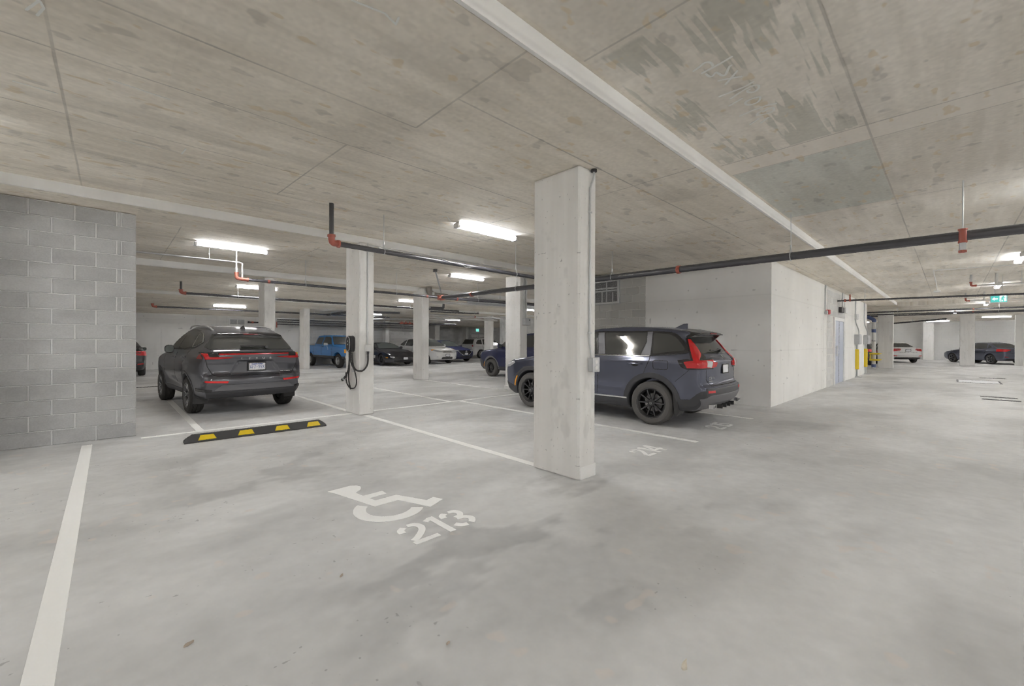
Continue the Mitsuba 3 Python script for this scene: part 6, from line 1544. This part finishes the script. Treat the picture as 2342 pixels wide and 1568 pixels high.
c.rear('rear_window', rounded([(-.60, 1.60), (.60, 1.60), (.70, 1.2), (-.70, 1.2)], .03), 'glass_dark', -2.4, -1.8, t=.01)
for xw, zw in WHN: c.side('arch_moulding', ringp(xw, zw, .395, .475), 'cladding_grey', t=.008, ymin=.5)
c.side('front_bumper', rounded([(1.78, .25), (1.84, .62), (2.02, .70), (2.4, .74), (2.4, .25)], .02), 'cladding', t=.008, ymin=.1, label='grey front bumper cladding')
c.side('head_lamp', rounded([(1.92, 1.0), (2.3, .97), (2.3, .86), (2.02, .88)], .015), 'lens_clear', t=.012, ymin=.42)
c.side('side_marker', ringp(1.32, .355, .44, .465, 4, 30), 'lens_amber', t=.014, ymin=.5, label='amber side marker')
c.side('sill_moulding', rounded([(.95, .26), (.92, .42), (-.92, .42), (-.95, .26)], .01), 'cladding', t=.008)
c.rear('grille', rounded([(-.5, .90), (.5, .90), (.46, .66), (-.46, .66)], .03), 'gloss_black', 1.9, 2.5, t=.008)
c.side('panel_gap', line_poly([(.98, 1.14), (.94, .8), (.92, .44)], .010), 'dark_gap', t=.003)
mirrors(c, .74, .88, 1.22, 'paint_navy'); handles(c, [(.0, 1.03), (-1.0, 1.04)], 'paint_navy')

# --- sedans
SED = [(2.15, .20), (2.34, .28), (2.40, .48), (2.34, .68), (2.05, .80), (1.3, .92), (.95, .97), (.30, 1.34), (-.05, 1.43), (-.6, 1.445), (-1.1, 1.38), (-1.70, 1.14), (-1.95, 1.08), (-2.32, 1.07), (-2.38, 1.02), (-2.40, .72), (-2.43, .58), (-2.38, .36), (-2.15, .24), (1.6, .18)]
SWZ = [(0, .78), (.22, .84), (.40, .90), (.72, .92), (.95, .895), (1.04, .84), (1.2, .74), (1.38, .62), (1.5, .56)]
WHD = [(1.42, .33), (-1.42, .33)]
SB = Body(SED, SWZ, LOWC, [(-2.3, .08), (-1.6, .03), (-.6, 0), (.5, 0), (1, .03)], 1.0, WHD, h=HF, kf=.2, kr=.14, kz=.06, ra=.37, flare=.012)
SG = (rounded([(.80, 1.02), (.40, 1.24), (.05, 1.36), (-.10, 1.375), (-.12, 1.01)], .02), rounded([(-.22, 1.01), (-.20, 1.38), (-.65, 1.385), (-1.0, 1.33), (-1.15, 1.03)], .02), rounded([(-1.25, 1.05), (-1.10, 1.29), (-1.45, 1.12)], .01))
def sedan(label, x, y, hd, paint, wp, b=SB, lampmat='lens_red', shape='c'):
    M = car_matrix(x, y, hd)
    c = Car('sedan', label, 'car', b, M, paint)
    add_wheels(c.k, M, WHD, 0.78, wp)
    glass_set(c, *SG)
    c.rear('windscreen', rounded([(-.55, 1.39), (.55, 1.39), (.72, 1.01), (-.72, 1.01)], .03), 'glass_dark', .0, 1.1, t=.01)
    c.rear('rear_window', rounded([(-.52, 1.36), (.52, 1.36), (.66, 1.11), (-.66, 1.11)], .03), 'glass_dark', -2.0, -.9, t=.01)
    c.rear('panel_gap', line_poly([(-.52, 1.05), (-.50, .72), (.50, .72), (.52, 1.05)], .012, False), 'dark_gap', -2.6, -2.1, t=.003)
    c.side('panel_gap', line_poly([(-.17, .99), (-.18, .36)], .012), 'dark_gap', t=.003)
    c.side('panel_gap', line_poly([(-1.18, 1.02), (-1.12, .8), (-1.02, .62)], .012), 'dark_gap', t=.003)
    c.rear('head_lamp', rounded([(.45, .72), (.82, .78), (.82, .68), (.50, .62)], .01), 'lens_clear', 1.7, 2.6, t=.01, mirror=True)
    mirrors(c, .62, .88, 1.02, paint); handles(c, [(.0, .9), (-1.02, .92)], paint)
    if shape == 'c':
        g = Polygon([(.42, .98), (.95, .99), (.95, .80), (.66, .82), (.42, .88)]).difference(Polygon([(.40, .945), (.74, .94), (.70, .87), (.40, .90)]))
        c.rear('tail_lamp', g, 'lens_red', -2.6, -1.95, t=.014, mirror=True, label='red C-shaped tail lamp')
        c.rear('lamp_inner', Polygon([(.42, .942), (.735, .937), (.70, .873), (.42, .902)]), 'lens_dark_red', -2.6, -1.95, t=.010, mirror=True)
    else:
        c.rear('tail_lamp', rounded([(.48, .96), (.70, 1.0), (.97, 1.02), (.97, .84), (.72, .83)], .015), 'lens_red', -2.6, -1.85, t=.014, mirror=True, label='red tail lamp')
    c.rear('valance', rounded([(-.7, .38), (.7, .38), (.66, .24), (-.66, .24)], .01), 'trim_black', -2.6, -1.9, t=.008)
    c.rear('reflector', rounded([(.62, .50), (.80, .52), (.80, .48), (.62, .46)], .005), 'lens_red', -2.6, -1.9, t=.012, mirror=True)
    return c, M
c, M = sedan('white sedan seen from behind in front of the white painted wall', 42.1, 3.24, 30.0, 'paint_white', wheel_parts(0.33, 0.22, 0.225, 5, 'pair', 'tire_rubber', 'rim_dark'))
plate(c.k, M, (-2.405, 0, .87), -1, mat='plate_white'); emblem_oval(c, -2.40, 1.0, .04)
c.rear('exhaust_trim', rounded([(.48, .37), (.74, .38), (.72, .30), (.50, .30)], .01), 'dark_gap', -2.6, -2.0, t=.016, mirror=True)
c, M = sedan('dark blue-grey sedan at the far right between two concrete pillars', 44.15, -1.62, 38.0, 'paint_steel', wheel_parts(0.33, 0.22, 0.235, 5, 'vee', 'tire_rubber', 'rim_dark'), shape='w')
plate(c.k, M, (-2.41, 0, .62), -1)
c.add('shark_fin', trimesh.convex.convex_hull(np.array([(-.9, -.03, 1.40), (-.9, .03, 1.40), (-1.05, -.03, 1.37), (-1.05, .03, 1.37), (-1.05, 0, 1.46)])), 'paint_steel')
c, M = sedan('black sedan tail just visible beyond the edge of the left block wall', 0.16, 23.75, 90.0, 'paint_black', wheel_parts(0.33, 0.22, 0.225, 5, 'pair', 'tire_rubber', 'rim_dark'))
plate(c.k, M, (-2.405, 0, .87), -1)
c.add('rear_spoiler', cat(bev(-2.36, -2.2, -.72, .72, 1.14, 1.165, .008), *[bev(-2.32, -2.24, s * .66 - .02, s * .66 + .02, 1.05, 1.15, .005) for s in (1, -1)]), 'paint_black')
c, M = sedan('black car glimpsed behind the yellow guard rail and white pipe', 35.6, 4.25, 0.0, 'paint_black', wheel_parts(0.33, 0.22, 0.225, 5, 'pair', 'tire_rubber', 'rim_dark'), shape='w')
plate(c.k, M, (-2.41, 0, .62), -1)
